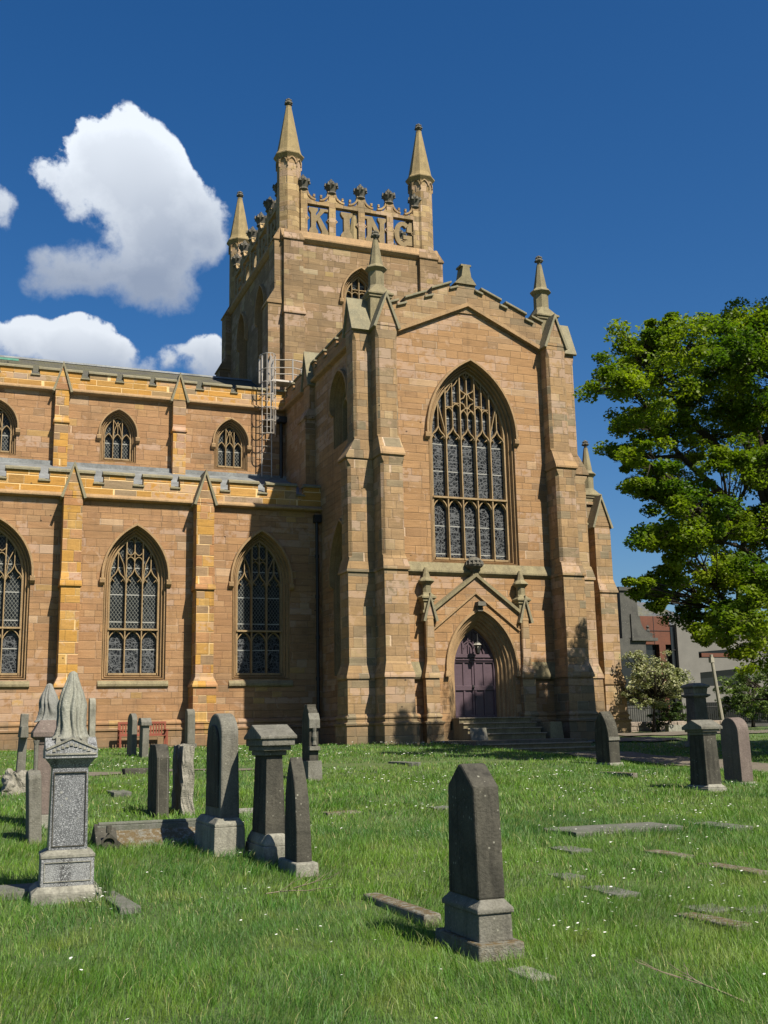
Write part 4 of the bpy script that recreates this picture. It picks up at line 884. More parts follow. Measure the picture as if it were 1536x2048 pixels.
def taperx(mb, pts, x0, x1, z0, z1, tx, ty):       # prism along x that narrows upward
    yc = sum(p[0] for p in pts)/len(pts); xc = (x0+x1)/2
    def q(x, y, z): k = (z-z0)/(z1-z0); return (xc+(x-xc)*(1-tx*k), yc+(y-yc)*(1-ty*k), z)
    mb.loft([[q(x0, a, b_) for a, b_ in pts], [q(x1, a, b_) for a, b_ in pts]])

# M central gabled stone
e = stone(3.18, 6.63, 'tall dark gable-topped gravestone on a stepped mossy base, nearest the middle', tilt=(0, .012))
lp(blk(0, .34, 0, .72, 0, .15, .008), 'base', m_gs_moss, e, .012)
mb = MB(); mb.box(.045, .29, .08, .64, .145, .32, .004); cap_block(mb, .035, .30, .07, .65, .32, .405, .03); lp(mb, 'pedestal', m_gs_grey, e)
mb = MB(); taperx(mb, archprof(.115, .605, .40, 1.12, 1.265, 'gable'), .07, .265, .40, 1.265, .02, .17); lp(mb, 'shaft', m_gs_dark, e, .016)
mb = MB(); mb.box(0, .16, 0, 1.26, -.05, .085, .01)
e = empty('kerb_stone', (3.28, 7.75, gb(3.3, 8.2)-.01), 'long low mossy kerb stone lying behind the central gravestone', 'kerb stone', 'flat stones in the grass', .02); lp(mb, 'kerb', m_gs_moss, e, .014)
# I tall pointed stone
e = stone(2.62, 11.78, 'tall grey pointed-arch gravestone with an inset panel on a moulded plinth')
mb = MB(); mb.box(0, .34, 0, 1.02, 0, .33, .006); cap_block(mb, .01, .33, .01, 1.01, .33, .42, .03); lp(mb, 'base', m_gs_base, e)
mb = MB(); taperx(mb, archprof(.10, .90, .40, 1.30, 1.53, 'round'), .09, .30, .40, 1.53, .12, .10); lp(mb, 'shaft', m_gs_grey, e, .02)
mb = MB(); mb.prismx(archprof(.20, .80, .52, 1.14, 1.40, 'point'), .078, .10); lp(mb, 'inscription_panel', m_gs_dark, e, .01)
# J capped pedestal
e = stone(2.98, 11.12, 'dark pedestal gravestone with a gabled overhanging cap', tilt=(0, -.008))
mb = MB(); mb.box(0, .30, 0, .86, 0, .20, .01); cap_block(mb, .02, .28, .03, .83, .20, .32, .03); lp(mb, 'base', m_gs_base, e)
mb = MB(); mb.loft([[(x0, y0, z), (x1, y0, z), (x1, y1, z), (x0, y1, z)] for x0, x1, y0, y1, z in ((.05, .27, .13, .72, .31), (.075, .245, .16, .66, 1.13))]); lp(mb, 'shaft', m_gs_dark, e)
mb = MB(); mb.box(.045, .285, .13, .70, 1.10, 1.15); mb.box(.02, .32, .08, .74, 1.15, 1.20); mb.box(-.0, .35, .04, .78, 1.20, 1.27); mb.prismx([(.02, 1.268), (.80, 1.268), (.80, 1.30), (.41, 1.42), (.02, 1.30)], -.02, .37); lp(mb, 'cap', m_gs_grey, e, .008)
# K pointed narrow
e = stone(3.06, 10.27, 'narrow dark lancet-shaped gravestone on a pale block, right of the capped pedestal', tilt=(0, -.02))
lp(blk(0, .24, 0, .68, 0, .165, .012), 'base', m_gs_base, e, .014)
mb = MB(); taperx(mb, [(.55, .16)]+[(.55, .45)]+arch(.33, .20, .45, .62, 1.14, 8)[1:-1]+[(.11, .45), (.11, .16)], .045, .20, .16, 1.14, .2, .02); lp(mb, 'shaft', m_gs_dark, e, .012)
# A granite monument with draped urn
e = empty('monument', (.735, 9.80, gb(.9, 9.9)-.03), 'grey granite pedestal monument topped by a draped urn, nearest the left edge', 'monument', GR, R(-2)); e.scale = (.89, .9, 1.015)
mb = MB(); mb.box(-.08, .56, -.05, .58, 0, .10, .0); mb.loft([[(-.08+t, -.05+t, z), (.56-t, -.05+t, z), (.56-t, .58-t, z), (-.08+t, .58-t, z)] for t, z in ((0, .099), (.06, .15))]); lp(mb, 'base', m_gs_base, e)
mb = MB(); mb.box(0, .485, .02, .50, .145, .37, .002); lp(mb, 'pedestal', m_gran_st, e, .006)
mb = MB()
for z in (.185, .335): mb.box(.03, .455, .012, .03, z, z+.006)
for x in (.03, .449): mb.box(x, x+.006, .0125, .03, .1855, .3405)
lp(mb, 'incised_border', m_gs_base, e, 0)
mb = MB(); mb.loft([[(t, .02+t, z), (.485-t, .02+t, z), (.485-t, .50-t, z), (t, .50-t, z)] for t, z in ((-.005, .37), (-.005, .395), (.06, .43))]); lp(mb, 'moulding', m_gs_base, e, .004)
mb = MB(); mb.loft([[(t, .02+t, z), (.485-t, .02+t, z), (.485-t, .50-t, z), (t, .50-t, z)] for t, z in ((.065, .425), (.078, 1.10))]); lp(mb, 'shaft', m_granite, e, .006)
mb = MB()
for x in (.092, .385): mb.box(x, x+.008, .078, .11, .46, 1.05)
for z in (.455, 1.05): mb.box(.092, .393, .0785, .11, z, z+.008)
lp(mb, 'incised_border', m_gs_dark, e, 0)
mb = MB(); mb.loft([[(t, .02+t, z), (.485-t, .02+t, z), (.485-t, .50-t, z), (t, .50-t, z)] for t, z in ((.075, 1.09), (.06, 1.12), (.05, 1.13), (.02, 1.165), (.0, 1.17), (.0, 1.19))])
for a in (0, 1):
    P_ = [(.0, 1.189), (.485, 1.189), (.485, 1.25), (.2425, 1.345), (.0, 1.25)]
    if a == 0: mb.loft([[(x, .02, z) for x, z in P_], [(x, .50, z) for x, z in P_]])
    else: mb.loft([[(0.003, .0175+x*.99, z-.003) for x, z in P_], [(.482, .0175+x*.99, z-.003) for x, z in P_]])
lp(mb, 'pediment', m_gran_st, e, .004)
mb = MB(); ribbon(mb, lambda u, d, z: (u, .02-d, z), [(.01, 1.245), (.2425, 1.335), (.475, 1.245)], .016, -.01, .012); ribbon(mb, lambda u, d, z: (u, .02-d, z), [(.01, 1.205), (.475, 1.205)], .014, -.01, .012)
for k in range(9):
    x = .08+.04*k; z = 1.222+.06*(1-abs(x-.2425)/.2); mb.box(x-.015, x+.015, .008, .025, z-.008, z+.014, .004)
lp(mb, 'carving', m_gs_base, e, 0)
lp(blk(.09, .40, .10, .41, 1.25, 1.345, .01), 'block', m_gs_base, e)
def drape(e, cx, cy, z0, h, r, m, seed, folds=13, name='draped_urn', flare=1.0):
    rng = random.Random(seed); n = 96; rings = []
    ph = [rng.random()*6.28 for _ in range(4)]
    prof = [(0, 1.22*flare), (.03, 1.20*flare), (.08, 1.02*flare), (.16, .93), (.30, .90), (.40, .91), (.46, .92), (.52, .89), (.60, .83), (.70, .70), (.79, .55), (.87, .42), (.93, .33), (.965, .30), (.988, .21), (1.0, .08)]
    from bisect import bisect
    for k in range(41):
        t = k/40; i = 0
        while i < len(prof)-2 and t > prof[i+1][0]: i += 1
        a, b_ = prof[i], prof[i+1]; f = (t-a[0])/(b_[0]-a[0]); rr = a[1]+(b_[1]-a[1])*f
        amp = .20*(1-t)**.6*(1 if t < .97 else 0)+.05
        ring = []
        for q in range(n):
            an = 2*math.pi*q/n
            an2 = an+.55*math.sin(an+ph[3])+.22*math.sin(3*an+ph[1])+.12*math.sin(2*an+7*t+ph[2]); w = abs(math.sin(an2*folds/2+ph[0]+.5*math.sin(t*5+an*2)))
            w2 = math.sin(an2*folds*1.7+ph[3]+t*4)
            low = 0
            swag = .045*max(0, math.sin(3*an+ph[0]))*math.exp(-((t-.47)/.07)**2); R_ = r*rr*(1-amp+amp*1.5*w+.03*w2+swag)
            ring.append((cx+R_*math.cos(an), cy+R_*math.sin(an)*.95, z0+h*t+low-.02*w*(1 if t < .1 else 0)))
        rings.append(ring)
    mb = MB(); mb.loft(rings); return mb.build(name, m, e, smooth=True)
drape(e, .245, .255, 1.342, .56, .138, m_urn, 3, 15)
# slab lying beyond it and its kerb
e = empty('ledger_stone', (.02, 10.15, gb(.4, 10.4)-.02), 'grey ledger stone beside the granite monument at the left edge', 'flat stone', 'flat stones in the grass'); lp(MB().box(-.5, .74, 0, .55, 0, .07, .008), 'slab', m_gs_leger, e)
e = empty('kerb_stone', (1.28, 9.05, gb(1.3, 9.5)-.03), 'flat grey kerb stone to the right of the granite monument', 'kerb stone', 'flat stones in the grass', R(4)); lp(MB().box(0, .17, 0, 1.0, 0, .06, .005), 'kerb', m_gs_leger, e)
# B second urn monument on pink shaft
e = empty('monument', (1.02, 15.35, gb(1.1, 15.4)-.03), 'pinkish pedestal monument with a darker draped urn, behind the granite one', 'monument', GR)
lp(blk(-.06, .36, -.02, .52, 0, .2, .02), 'base', m_gs_base, e); mb = MB(); mb.box(.03, .27, .08, .42, .2, 1.12, .01); lp(mb, 'shaft', m_gs_pink, e)
mb = MB(); mb.loft([[(t, .04+t, z), (.32-t, .04+t, z), (.32-t, .48-t, z), (t, .48-t, z)] for t, z in ((.04, 1.1), (.02, 1.16), (-.03, 1.2), (-.03, 1.26), (.05, 1.40), (.06, 1.42))]); lp(mb, 'cornice', m_gs_pink, e)
mb = MB()
for x, y in ((.0, .06), (.28, .06)): mb.lathe(x+.02, y, [(.03, .25), (.025, .4), (.03, 1.1), (.045, 1.16)], 8)
lp(mb, 'colonnette', m_gs_grey, e, 0)
drape(e, .17, .25, 1.41, .50, .135, m_urn2, 8, 11)
# B2 weathered stump
e = stone(.90, 13.95, 'low weathered slab standing left of the granite monument', tilt=(0, -.03)); mb = MB(); mb.prismx(archprof(0, .5, 0, .84, .88, 'shoulder'), 0, .15); lp(mb, 'slab', m_gs_grey, e, .02)
def rocky(name, m, e, x0, x1, y0, y1, z0, z1, amp, seed, taper=.1):
    rng = random.Random(seed); bm = bmesh.new(); bmesh.ops.create_cube(bm, size=1); bmesh.ops.subdivide_edges(bm, edges=bm.edges, cuts=9, use_grid_fill=True)
    ph = [rng.random()*9 for _ in range(6)]
    for v in bm.verts:
        x, y, z = v.co; k = 1-taper*(z+.5)
        p = Vector((x0+(x1-x0)*(x*k+.5), y0+(y1-y0)*(y*k+.5), z0+(z1-z0)*(z+.5)))
        n = Vector((math.sin(p.y*17+ph[0])*math.sin(p.z*13+ph[1]), math.sin(p.x*19+ph[2])*math.sin(p.z*15+ph[3]), math.sin(p.x*15+ph[4])*math.sin(p.y*12+ph[5])))
        v.co = p+n*amp+Vector([rng.uniform(-1, 1)*amp*.35 for _ in range(3)])
    me = bpy.data.meshes.new(name); bm.to_mesh(me); bm.free(); me.materials.append(m); o = bpy.data.objects.new(name, me); COL.objects.link(o); o.parent = e; return o
e = stone(3.08, 15.95, 'rough-hewn slab gravestone with a craggy pale edge', tilt=(0, -.01)); rocky('slab', m_gs_rough, e, 0, .17, 0, .8, 0, 1.02, .02, 4, .03)
e = stone(1.08, 20.6, 'thin rough stone cross standing on a boulder at the left edge', tilt=(.03, .02)); rocky('boulder', m_gs_rough, e, -.22, .38, -.2, .9, -.05, .40, .05, 6, .3)
mb = MB(); mb.box(.0, .15, .25, .47, .3, 1.42, .01); mb.box(.005, .145, .05, .67, 1.0, 1.2, .01); lp(mb, 'cross', m_gs_grey, e, .015)
# G shouldered
e = stone(2.72, 15.95, 'dark shouldered gravestone beside the rough-hewn slab'); mb = MB(); mb.prismx(archprof(0, .72, 0, .92, 1.05, 'shoulder'), 0, .18); lp(mb, 'slab', m_gs_dark, e, .012)
mb = MB(); ribbon(mb, lambda u, d, z: (u, -d, z), [(.03, .02), (.03, .88)], .008, -.005, .006); ribbon(mb, lambda u, d, z: (u, -d, z), [(.15, .02), (.15, .88)], .008, -.005, .006); lp(mb, 'edge_roll', m_gs_grey, e, 0)
# L slim carved
e = stone(6.52, 21.0, 'slim dark gravestone with a bracketed carved end, beside the shadowed wall')
mb = MB(); mb.box(0, .30, 0, .62, 0, .42, .01); lp(mb, 'base', m_gs_grey, e)
mb = MB(); mb.prismx([(.06, .40), (.56, .40), (.56, 1.22), (.52, 1.30), (.44, 1.42), (.38, 1.46), (.38, 1.52), (.20, 1.52), (.20, 1.46), (.12, 1.40), (.06, 1.28)], .05, .24); lp(mb, 'shaft', m_gs_dark, e, .012)
mb = MB(); mb.prismx([(.0, 1.05), (.08, 1.05), (.08, 1.35), (.0, 1.22)], .035, .255); mb.lathe(.145, .03, [(.05, .72), (.035, .80), (.055, .88), (.035, .98), (.05, 1.06)], 8); mb.box(.03, .26, -.02, .10, .62, .70, .01); lp(mb, 'bracket', m_gs_grey, e, .006)
# E, F, D far small ones
e = stone(4.46, 30.2, 'small pointed gravestone in front of the left end of the bench'); mb = MB(); mb.prismx(archprof(0, .8, 0, .95, 1.16, 'round'), 0, .14); lp(mb, 'slab', m_gs_grey, e, .015)
e = stone(4.6, 29.4, 'small capped pedestal gravestone in front of the bench'); mb = MB(); mb.box(.02, .19, 0, .50, 0, .86); mb.box(-.03, .24, -.06, .56, .86, .94); mb.prismx([(-.06, .94), (.56, .94), (.42, 1.06), (.08, 1.06)], -.03, .24); lp(mb, 'pedestal', m_gs_grey, e, .01)
e = stone(7.12, 36.2, 'round-headed gravestone close to the middle nave buttress'); mb = MB(); mb.box(-.04, .32, -.04, .6, 0, .2); lp(mb, 'base', m_gs_grey, e); mb = MB(); mb.prismx(archprof(0, .55, .2, 1.1, 1.32, 'round'), .02, .27); lp(mb, 'slab', m_gs_grey, e, .015)
e = stone(4.3, 38.6, 'pale round-headed gravestone against the nave wall, behind the urn'); mb = MB(); mb.prismx(archprof(0, .6, 0, 1.5, 1.75, 'round'), 0, .20); lp(mb, 'slab', m_gs_base, e, .015)
e = stone(1.9, 21.6, 'small leaning slab gravestone in the grass near the left edge', tilt=(0, .1)); mb = MB(); mb.prismx(archprof(0, .55, 0, .45, .52, 'round'), 0, .12); lp(mb, 'slab', m_gs_grey, e, .01)
# N, O, P, Q right group
e = stone(14.25, 22.35, 'dark lancet-headed gravestone in front of the far church corner', tilt=(0, -.01))
lp(blk(-.02, .36, -.05, .75, 0, .09, .02), 'base', m_gs_base, e); mb = MB(); mb.prismx([(.62, .08), (.62, .66)]+arch(.31, .31, .66, .66, 1.28, 10)[1:-1]+[(0, .66), (0, .08)], .02, .30); lp(mb, 'slab', m_gs_dark, e, .015)
mb = MB(); mb.box(.012, .31, -.03, .0, .60, .68, .008); lp(mb, 'shoulder_stop', m_gs_grey, e, 0)
e = stone(12.1, 15.95, 'dark pedestal gravestone with a gabled cap at the right')
mb = MB(); mb.box(.0, .40, 0, .68, 0, .10); cap_block(mb, .02, .38, .02, .66, .10, .16, .02); lp(mb, 'base', m_gs_base, e)
mb = MB(); mb.loft([[(x0, y0, z), (x1, y0, z), (x1, y1, z), (x0, y1, z)] for x0, x1, y0, y1, z in ((.05, .35, .08, .58, .14), (.07, .33, .11, .52, 1.02))]); lp(mb, 'shaft', m_gs_dark, e)
mb = MB(); mb.box(.05, .35, .09, .54, 1.0, 1.05); mb.box(.02, .38, .05, .58, 1.05, 1.09); mb.prismx([(.02, 1.09), (.61, 1.09), (.61, 1.14), (.315, 1.26), (.02, 1.14)], -.02, .42); lp(mb, 'cap', m_gs_grey, e, .008)
e = stone(22.4, 29.9, 'tall pale pedestal monument with a flat moulded cap, behind the gabled one', 'monument', 'monument')
mb = MB(); mb.box(-.08, .6, -.08, .6, 0, .25, .02); lp(mb, 'base', m_gs_base, e); mb = MB(); mb.loft([[(x0, x0, z), (x1, x0, z), (x1, x1, z), (x0, x1, z)] for x0, x1, z in ((.0, .52, .24), (.03, .49, 1.65))]); lp(mb, 'shaft', m_gs_grey, e)
mb = MB(); mb.loft([[(-t, -t, z), (.52+t, -t, z), (.52+t, .52+t, z), (-t, .52+t, z)] for t, z in ((0, 1.64), (.08, 1.70), (.08, 1.74), (0, 1.76), (0.02, 1.94), (.08, 1.98), (.08, 2.03), (-.12, 2.12))]); lp(mb, 'cap', m_gs_base, e)
e = stone(13.65, 17.0, 'pinkish round-topped gravestone near the right edge', tilt=(0, -.015)); lp(blk(-.03, .36, -.05, .6, 0, .08, .03), 'base', m_gs_base, e); mb = MB(); mb.prismx(archprof(0, .52, .06, 1.0, 1.26, 'round'), .02, .28); lp(mb, 'slab', m_gs_pink, e, .012)
e = stone(17.0+3.9, 22.7, 'plain greyish post stone behind the pink gravestone'); mb = MB(); mb.box(0, .3, 0, .25, 0, 1.2, .02); mb.box(-.1, .4, -.1, .4, 0, .12, .02); lp(mb, 'post', m_gs_base, e, .02)
e = stone(28.4, 39.8, 'low white-edged stone lying by the rubble wall'); mb = MB(); mb.box(0, .8, 0, .3, 0, .35, .03); lp(mb, 'slab', m_gs_base, e)
# coped tomb
e = empty('coped_tomb', (1.62, 13.05, gb(2.1, 13.2)-.03), 'low coped tomb slab with a roundel in its gabled end, mossy on its slope', 'tomb', GR, R(-1)); e.scale = (1, 1, .78)
mb = MB(); mb.loft([[(x, 0, 0), (x, 0, .06), (x, .32, .27), (x, .42, .27), (x, .85, .06), (x, .85, 0)] for x in (.18, 1.30)]); lp(mb, 'slab', m_gs_moss, e, .01)
mb = MB(); mb.loft([[(x, .30, .25), (x, .30, .33), (x, .44, .33), (x, .44, .25)] for x in (-.02, 1.33)]); mb.tube([(-.0, .37, .345), (1.33, .37, .345)], .035, 8); lp(mb, 'ridge', m_gs_leger, e, .008)
mb = MB(); mb.loft([[(x, .37, .36)if False else (-.05, y, z) if x == 0 else (.19, y, z) for y, z in ((-.03, 0), (-.03, .05), (.37, .36), (.80, .05), (.80, 0))] for x in (0, 1)]); lp(mb, 'gabled_end', m_gs_dark, e, .01)
mb = MB(); mb.loft([[(.15+.075*k*math.cos(t), -.028, .13+.075*k*math.sin(t)) for t in [2*math.pi*i/20 for i in range(20)]] for k in (1.0,)]+[[(.15+.05*math.cos(t), -.034, .13+.05*math.sin(t)) for t in [2*math.pi*i/20 for i in range(20)]]], cap=False)
mb = MB()
mb.add([(.06+0*x, y, z) for x, y, z in ((0, 0, 0),)], [])
ring = [[(.08+rr*math.cos(t), yy-.02, .13+rr*math.sin(t)) for t in [2*math.pi*i/20 for i in range(20)]] for rr, yy in ((.085, .0), (.085, -.03), (.062, -.03), (.058, .0))]
mb.loft(ring, cap=False); mb.box(-.045, .185, -.021, .05, .0, .05); mb.prismy([(-.045, .02), (.30, .02), (.08, .26)], -.015, .05); mb.tube([(.08, -.0, .26), (.08, -.0, .36)], .03, 8); lp(mb, 'roundel', m_gs_dark, e, 0)
# flat stones in the lawn
FG = 'flat stones in the grass'
def flat(x, y, lx, ly, m, label, h=.05, rz=0.0, cat='flat stone', name='flat_stone', seed=0, tilt=0.0):
    h *= .45; e = empty(name, (x, y, gb(x+lx/2, y+ly/2)+.008), label, cat, FG, rz); e.rotation_euler = (tilt, 0, rz)
    rng = random.Random(seed+int(x*10)); n = 9; P_ = []
    for k in range(n):
        for (a, b_, c, d) in (((0, 0, 1, 0)), ((1, 0, 0, 1)), ((1, 1, -1, 0)), ((0, 1, 0, -1))): pass
    pts = [(k/4, 0) for k in range(4)]+[(1, k/4) for k in range(4)]+[(1-k/4, 1) for k in range(4)]+[(0, 1-k/4) for k in range(4)]
    pts = [(lx*(a+rng.uniform(-.05, .05)), ly*(b_+rng.uniform(-.04, .04))) for a, b_ in pts]
    mb = MB(); mb.loft([[(a, b_, -.06) for a, b_ in pts], [(a, b_, h) for a, b_ in pts]]); lp(mb, 'slab', m, e, .01); return e
flat(6.9, 11.7, 1.6, .75, m_gs_leger, 'wide grey ledger stone flush in the lawn right of centre', .07)
flat(8.95, 11.4, .35, .9, m_gs_leger, 'narrow grey stone edge right of the wide ledger stone', .07)
flat(9.35, 10.9, .8, .35, m_gs_moss, 'mossy slab at the right edge of the lawn', .04)
flat(6.98, 9.75, .2, .65, m_gs_moss, 'small reddish mossy slab below the wide ledger stone', .04)
flat(6.2, 10.6, .3, .5, m_gs_leger, 'small half-buried grey slab left of the reddish one', .03)
flat(6.9, 8.5, .2, .85, m_gs_moss, 'long thin mossy slab near the right edge', .045)
flat(5.2, 9.05, .25, .3, m_gs_leger, 'small grey stone flush in the grass right of the central gravestone', .03)
flat(5.2, 8.2, .25, .55, m_gs_leger, 'half-hidden grey slab in the middle of the right lawn', .03)
flat(5.45, 7.35, .3, .3, m_gs_leger, 'broken grey slab fragment among the daisies', .03)
flat(5.75, 7.2, .6, .25, m_gs_leger, 'low grey stone at the right edge above the mossy slab', .03)
flat(5.2, 6.7, .18, .6, m_gs_moss, 'mossy kerb fragment low at the right', .045, .1)
flat(12.55, 18.9, .15, 1.15, m_gs_moss, 'low stone kerb behind the lawn in front of the far headstones', .14)
flat(9.8, 23.8, .3, 1.3, m_gs_leger, 'tilted grey stone in the grass before the terrace', .10)
flat(6.7, 15.3, .35, .3, m_gs_leger, 'small flat grey stone left of the central gravestone', .05)
flat(3.24, 6.05, .16, .35, m_gs_base, 'small pale stone just in front of the central gravestone', .04)
flat(3.45, 24.2, .55, .5, m_gs_dark, 'low dark stone block in the lawn before the bench', .20)
flat(3.8, 16.0, .75, .45, m_gs_base, 'pale ledger stone behind the tall pointed gravestone', .05)
flat(2.6, 19.5, .3, .9, m_gs_leger, 'leaning slab fragment in the grass left of the shouldered gravestone', .08)
flat(5.0, 15.2, .5, .3, m_gs_moss, 'reddish flush slab in the lawn behind the narrow gravestone', .03)

# ------------------------------------------------------------------ bench
e = empty('park_bench', (5.45, 39.75, gb(6.2, 40)), 'red-brown slatted wooden bench against the nave wall', 'bench')
mb = MB()
for k in range(4): mb.box(0, 1.7, .03+.11*k, .11+.11*k, .43, .46)
lp(mb, 'seat', m_bench, e, .004)
mb = MB()
for k in range(17): mb.box(.06+.098*k, .11+.098*k, .47, .50, .47, .86)
mb.box(0, 1.7, .455, .515, .86, .94); mb.box(0, 1.7, .46, .51, .46, .52); lp(mb, 'backrest', m_bench, e, .004)
for x in (0, 1.63):
    for y in (0, .45): lp(MB().box(x, x+.07, y, y+.06, 0, .90 if y else .62), 'leg', m_bench, e, .004)
    lp(MB().box(x-.01, x+.08, -.02, .50, .62, .66), 'armrest', m_bench, e, .004)

# ------------------------------------------------------------------ grass, daisies, twigs
rng = np.random.default_rng(5)
boxes = [(3.16, 3.54, 6.6, 7.37), (.70, 1.40, 9.72, 10.45), (2.6, 2.98, 11.75, 12.82), (2.96, 3.3, 11.1, 12.0), (3.04, 3.32, 10.25, 10.97), (1.6, 2.96, 13.0, 13.95), (6.95, 8.45, 11.75, 12.4), (3.3, 3.42, 7.8, 9.0), (-.5, .74, 10.2, 10.7), (1.3, 1.42, 9.1, 10.0), (12.1, 12.5, 15.95, 16.6), (18.8, 24, 32.6, 35), (14.2, 14.6, 22.3, 23.1), (13.6, 14, 17, 17.6), (17.1, 19.2, 5, 29.3), (-9, 13.2, 24.25, 25.15), (15, 19, 29.4, 36), (13, 30, 34.6, 60), (11.9, 13.2, 34.6, 60), (-9, 13.3, 40.2, 60), (9, 9.25, 11.45, 12.25), (5.25, 5.4, 6.75, 7.3), (7, 7.15, 9.8, 10.4), (6.93, 7.08, 8.55, 9.3), (3.5, 4, 24.2, 24.7), (3.85, 4.5, 16.05, 16.4)]
X_, Y_, Hh, Wd = [], [], [], []
def scatter(y0, y1, dens, h, w):
    A = .5*(.98+0)*(y1**2-y0**2)*1.0+2.0*(y1-y0); n = int(dens*A)
    y = y0+(y1-y0)*rng.random(n)**.9; x = (-.04*y-1.0)+((.92*y+1.4)-(-.04*y-1.0))*rng.random(n)
    X_.append(x); Y_.append(y); Hh.append(h*(.5+rng.random(n)*.9)); Wd.append(np.full(n, w)*(.7+.6*rng.random(n)))
scatter(4.0, 8.5, 3600, .074, .0032); scatter(8.5, 14, 1500, .078, .005); scatter(14, 22, 520, .075, .009); scatter(22, 31, 200, .07, .014); scatter(31, 40.5, 80, .06, .02)
X = np.concatenate(X_); Y = np.concatenate(Y_); H = np.concatenate(Hh); Wb = np.concatenate(Wd)
keep = np.ones(len(X), bool)
for a, b_, c, d in boxes: keep &= ~((X > a) & (X < b_) & (Y > c) & (Y < d))
X, Y, H, Wb = X[keep], Y[keep], H[keep], Wb[keep]
tuft = .5+.5*np.sin(X*2.3+1.3*np.sin(Y*1.7))*np.sin(Y*2.9+1.1*np.sin(X*1.9)); t2 = .5+.5*np.sin(X*7.1+2*np.sin(Y*5))*np.sin(Y*8.3+X*3)
t3 = .5+.5*np.sin(X*13.7+2*np.sin(Y*9))*np.sin(Y*15.1+X*4); H = H*(.42+.65*tuft+.45*t2+.3*t3)
gyg = np.arange(3, 42, .25); gxg = np.arange(-4, 42, .25); GZ = np.array([[gb(x, y) for x in gxg] for y in gyg])
fi = np.clip((X+4)/.25, 0, len(gxg)-1.001); fj = np.clip((Y-3)/.25, 0, len(gyg)-1.001); i0 = fi.astype(int); j0 = fj.astype(int); fx = fi-i0; fy = fj-j0
Z = GZ[j0, i0]*(1-fx)*(1-fy)+GZ[j0, i0+1]*fx*(1-fy)+GZ[j0+1, i0]*(1-fx)*fy+GZ[j0+1, i0+1]*fx*fy-.015
n = len(X); an = rng.random(n)*2*math.pi
wind = .9+.9*np.sin(X*1.1+Y*.7)+.5*np.sin(X*3.1-Y*2.3)
la = wind+rng.normal(0, 1.3, n); lean = H*(.25+.75*rng.random(n))*.9
cx_, cy_ = np.cos(an)*Wb/2, np.sin(an)*Wb/2; lx, ly = np.cos(la)*lean, np.sin(la)*lean
V = np.zeros((n, 5, 3))
V[:, 0] = np.stack([X-cx_, Y-cy_, Z], 1); V[:, 1] = np.stack([X+cx_, Y+cy_, Z], 1)
V[:, 2] = np.stack([X+cx_*.8+lx*.38, Y+cy_*.8+ly*.38, Z+H*.62], 1); V[:, 3] = np.stack([X-cx_*.8+lx*.38, Y-cy_*.8+ly*.38, Z+H*.62], 1)
V[:, 4] = np.stack([X+lx, Y+ly, Z+H*(1.0-.15*rng.random(n))], 1)
b0 = (np.arange(n)*5)[:, None]; loops = np.concatenate([b0+0, b0+1, b0+2, b0+3, b0+3, b0+2, b0+4], 1).ravel()
me = bpy.data.meshes.new('grass'); me.vertices.add(n*5); me.vertices.foreach_set('co', V.ravel()); me.loops.add(n*7); me.loops.foreach_set('vertex_index', loops.astype(np.int32))
ls = np.stack([np.arange(n)*7, np.arange(n)*7+4], 1).ravel().astype(np.int32)
me.polygons.add(n*2); me.polygons.foreach_set('loop_start', ls)
me.update(calc_edges=True); me.validate()
at = me.attributes.new('rnd', 'FLOAT', 'POINT'); at.data.foreach_set('value', np.repeat(rng.random(n), 5).astype(np.float32))
me.materials.append(m_grass); go = bpy.data.objects.new('grass', me); COL.objects.link(go); tag(go, 'short uneven spring grass covering the churchyard', 'grass', kind='stuff')

rg = random.Random(9); mb = MB(); yc = MB()
def daisy(x, y, s):
    z = gb(x, y)+rg.uniform(.065, .10); tx, ty = rg.uniform(-.35, .35), rg.uniform(-.5, .2)
    vs = [(x+s*math.cos(t)*r_, y+s*math.sin(t)*r_, z+s*r_*(tx*math.cos(t)+ty*math.sin(t))) for t, r_ in [(2*math.pi*k/10, 1 if k % 2 == 0 else .8) for k in range(10)]]
    mb.add(vs+[(x, y, z+s*.15)], [(k, (k+1) % 10, 10) for k in range(10)])
cl = [(5.35, 6.9, .5, 26), (4.15, 6.9, .22, 16), (3.75, 5.9, .15, 6), (1.1, 9.35, .15, 14), (1.25, 9.6, .1, 6), (2.85, 11.4, .2, 12), (7.6, 12.2, 1.0, 40), (9.0, 12.6, .8, 60), (6.2, 8.2, .5, 16), (5.6, 9.1, .4, 12), (7.3, 10.4, .8, 20), (6.4, 15.5, .6, 30), (4.0, 14.6, .8, 26), (8.3, 19.5, 1.2, 60), (11.5, 20, 1.2, 60), (9.6, 16.5, 1.2, 46), (12.8, 19.0, .8, 50), (11.3, 27, 2.2, 90), (6, 25.5, 2.5, 90), (8.2, 30, 2.4, 90), (3.6, 26.3, .8, 60), (13.3, 33.9, 1.1, 80), (14.5, 31.6, .9, 40), (7.5, 22.5, 1.0, 50), (1.6, 18.9, .6, 46), (3.3, 20.2, .8, 26), (20.8, 27, 1.5, 30), (10.5, 13.5, 1.0, 30), (2.2, 16.8, .5, 16), (4.9, 7.7, .3, 8), (4.6, 9.9, .4, 7), (2.1, 8.0, .5, 4)]
for x, y, r_, n in cl:
    for _ in range(n):
        px, py = rg.gauss(x, r_*.45), rg.gauss(y, r_*.9)
        if any(a-.02 < px < b_+.02 and c-.02 < py < d+.02 for a, b_, c, d in boxes): continue
        daisy(px, py, rg.uniform(.009, .014)*(1+max(0, py-8)*.06))
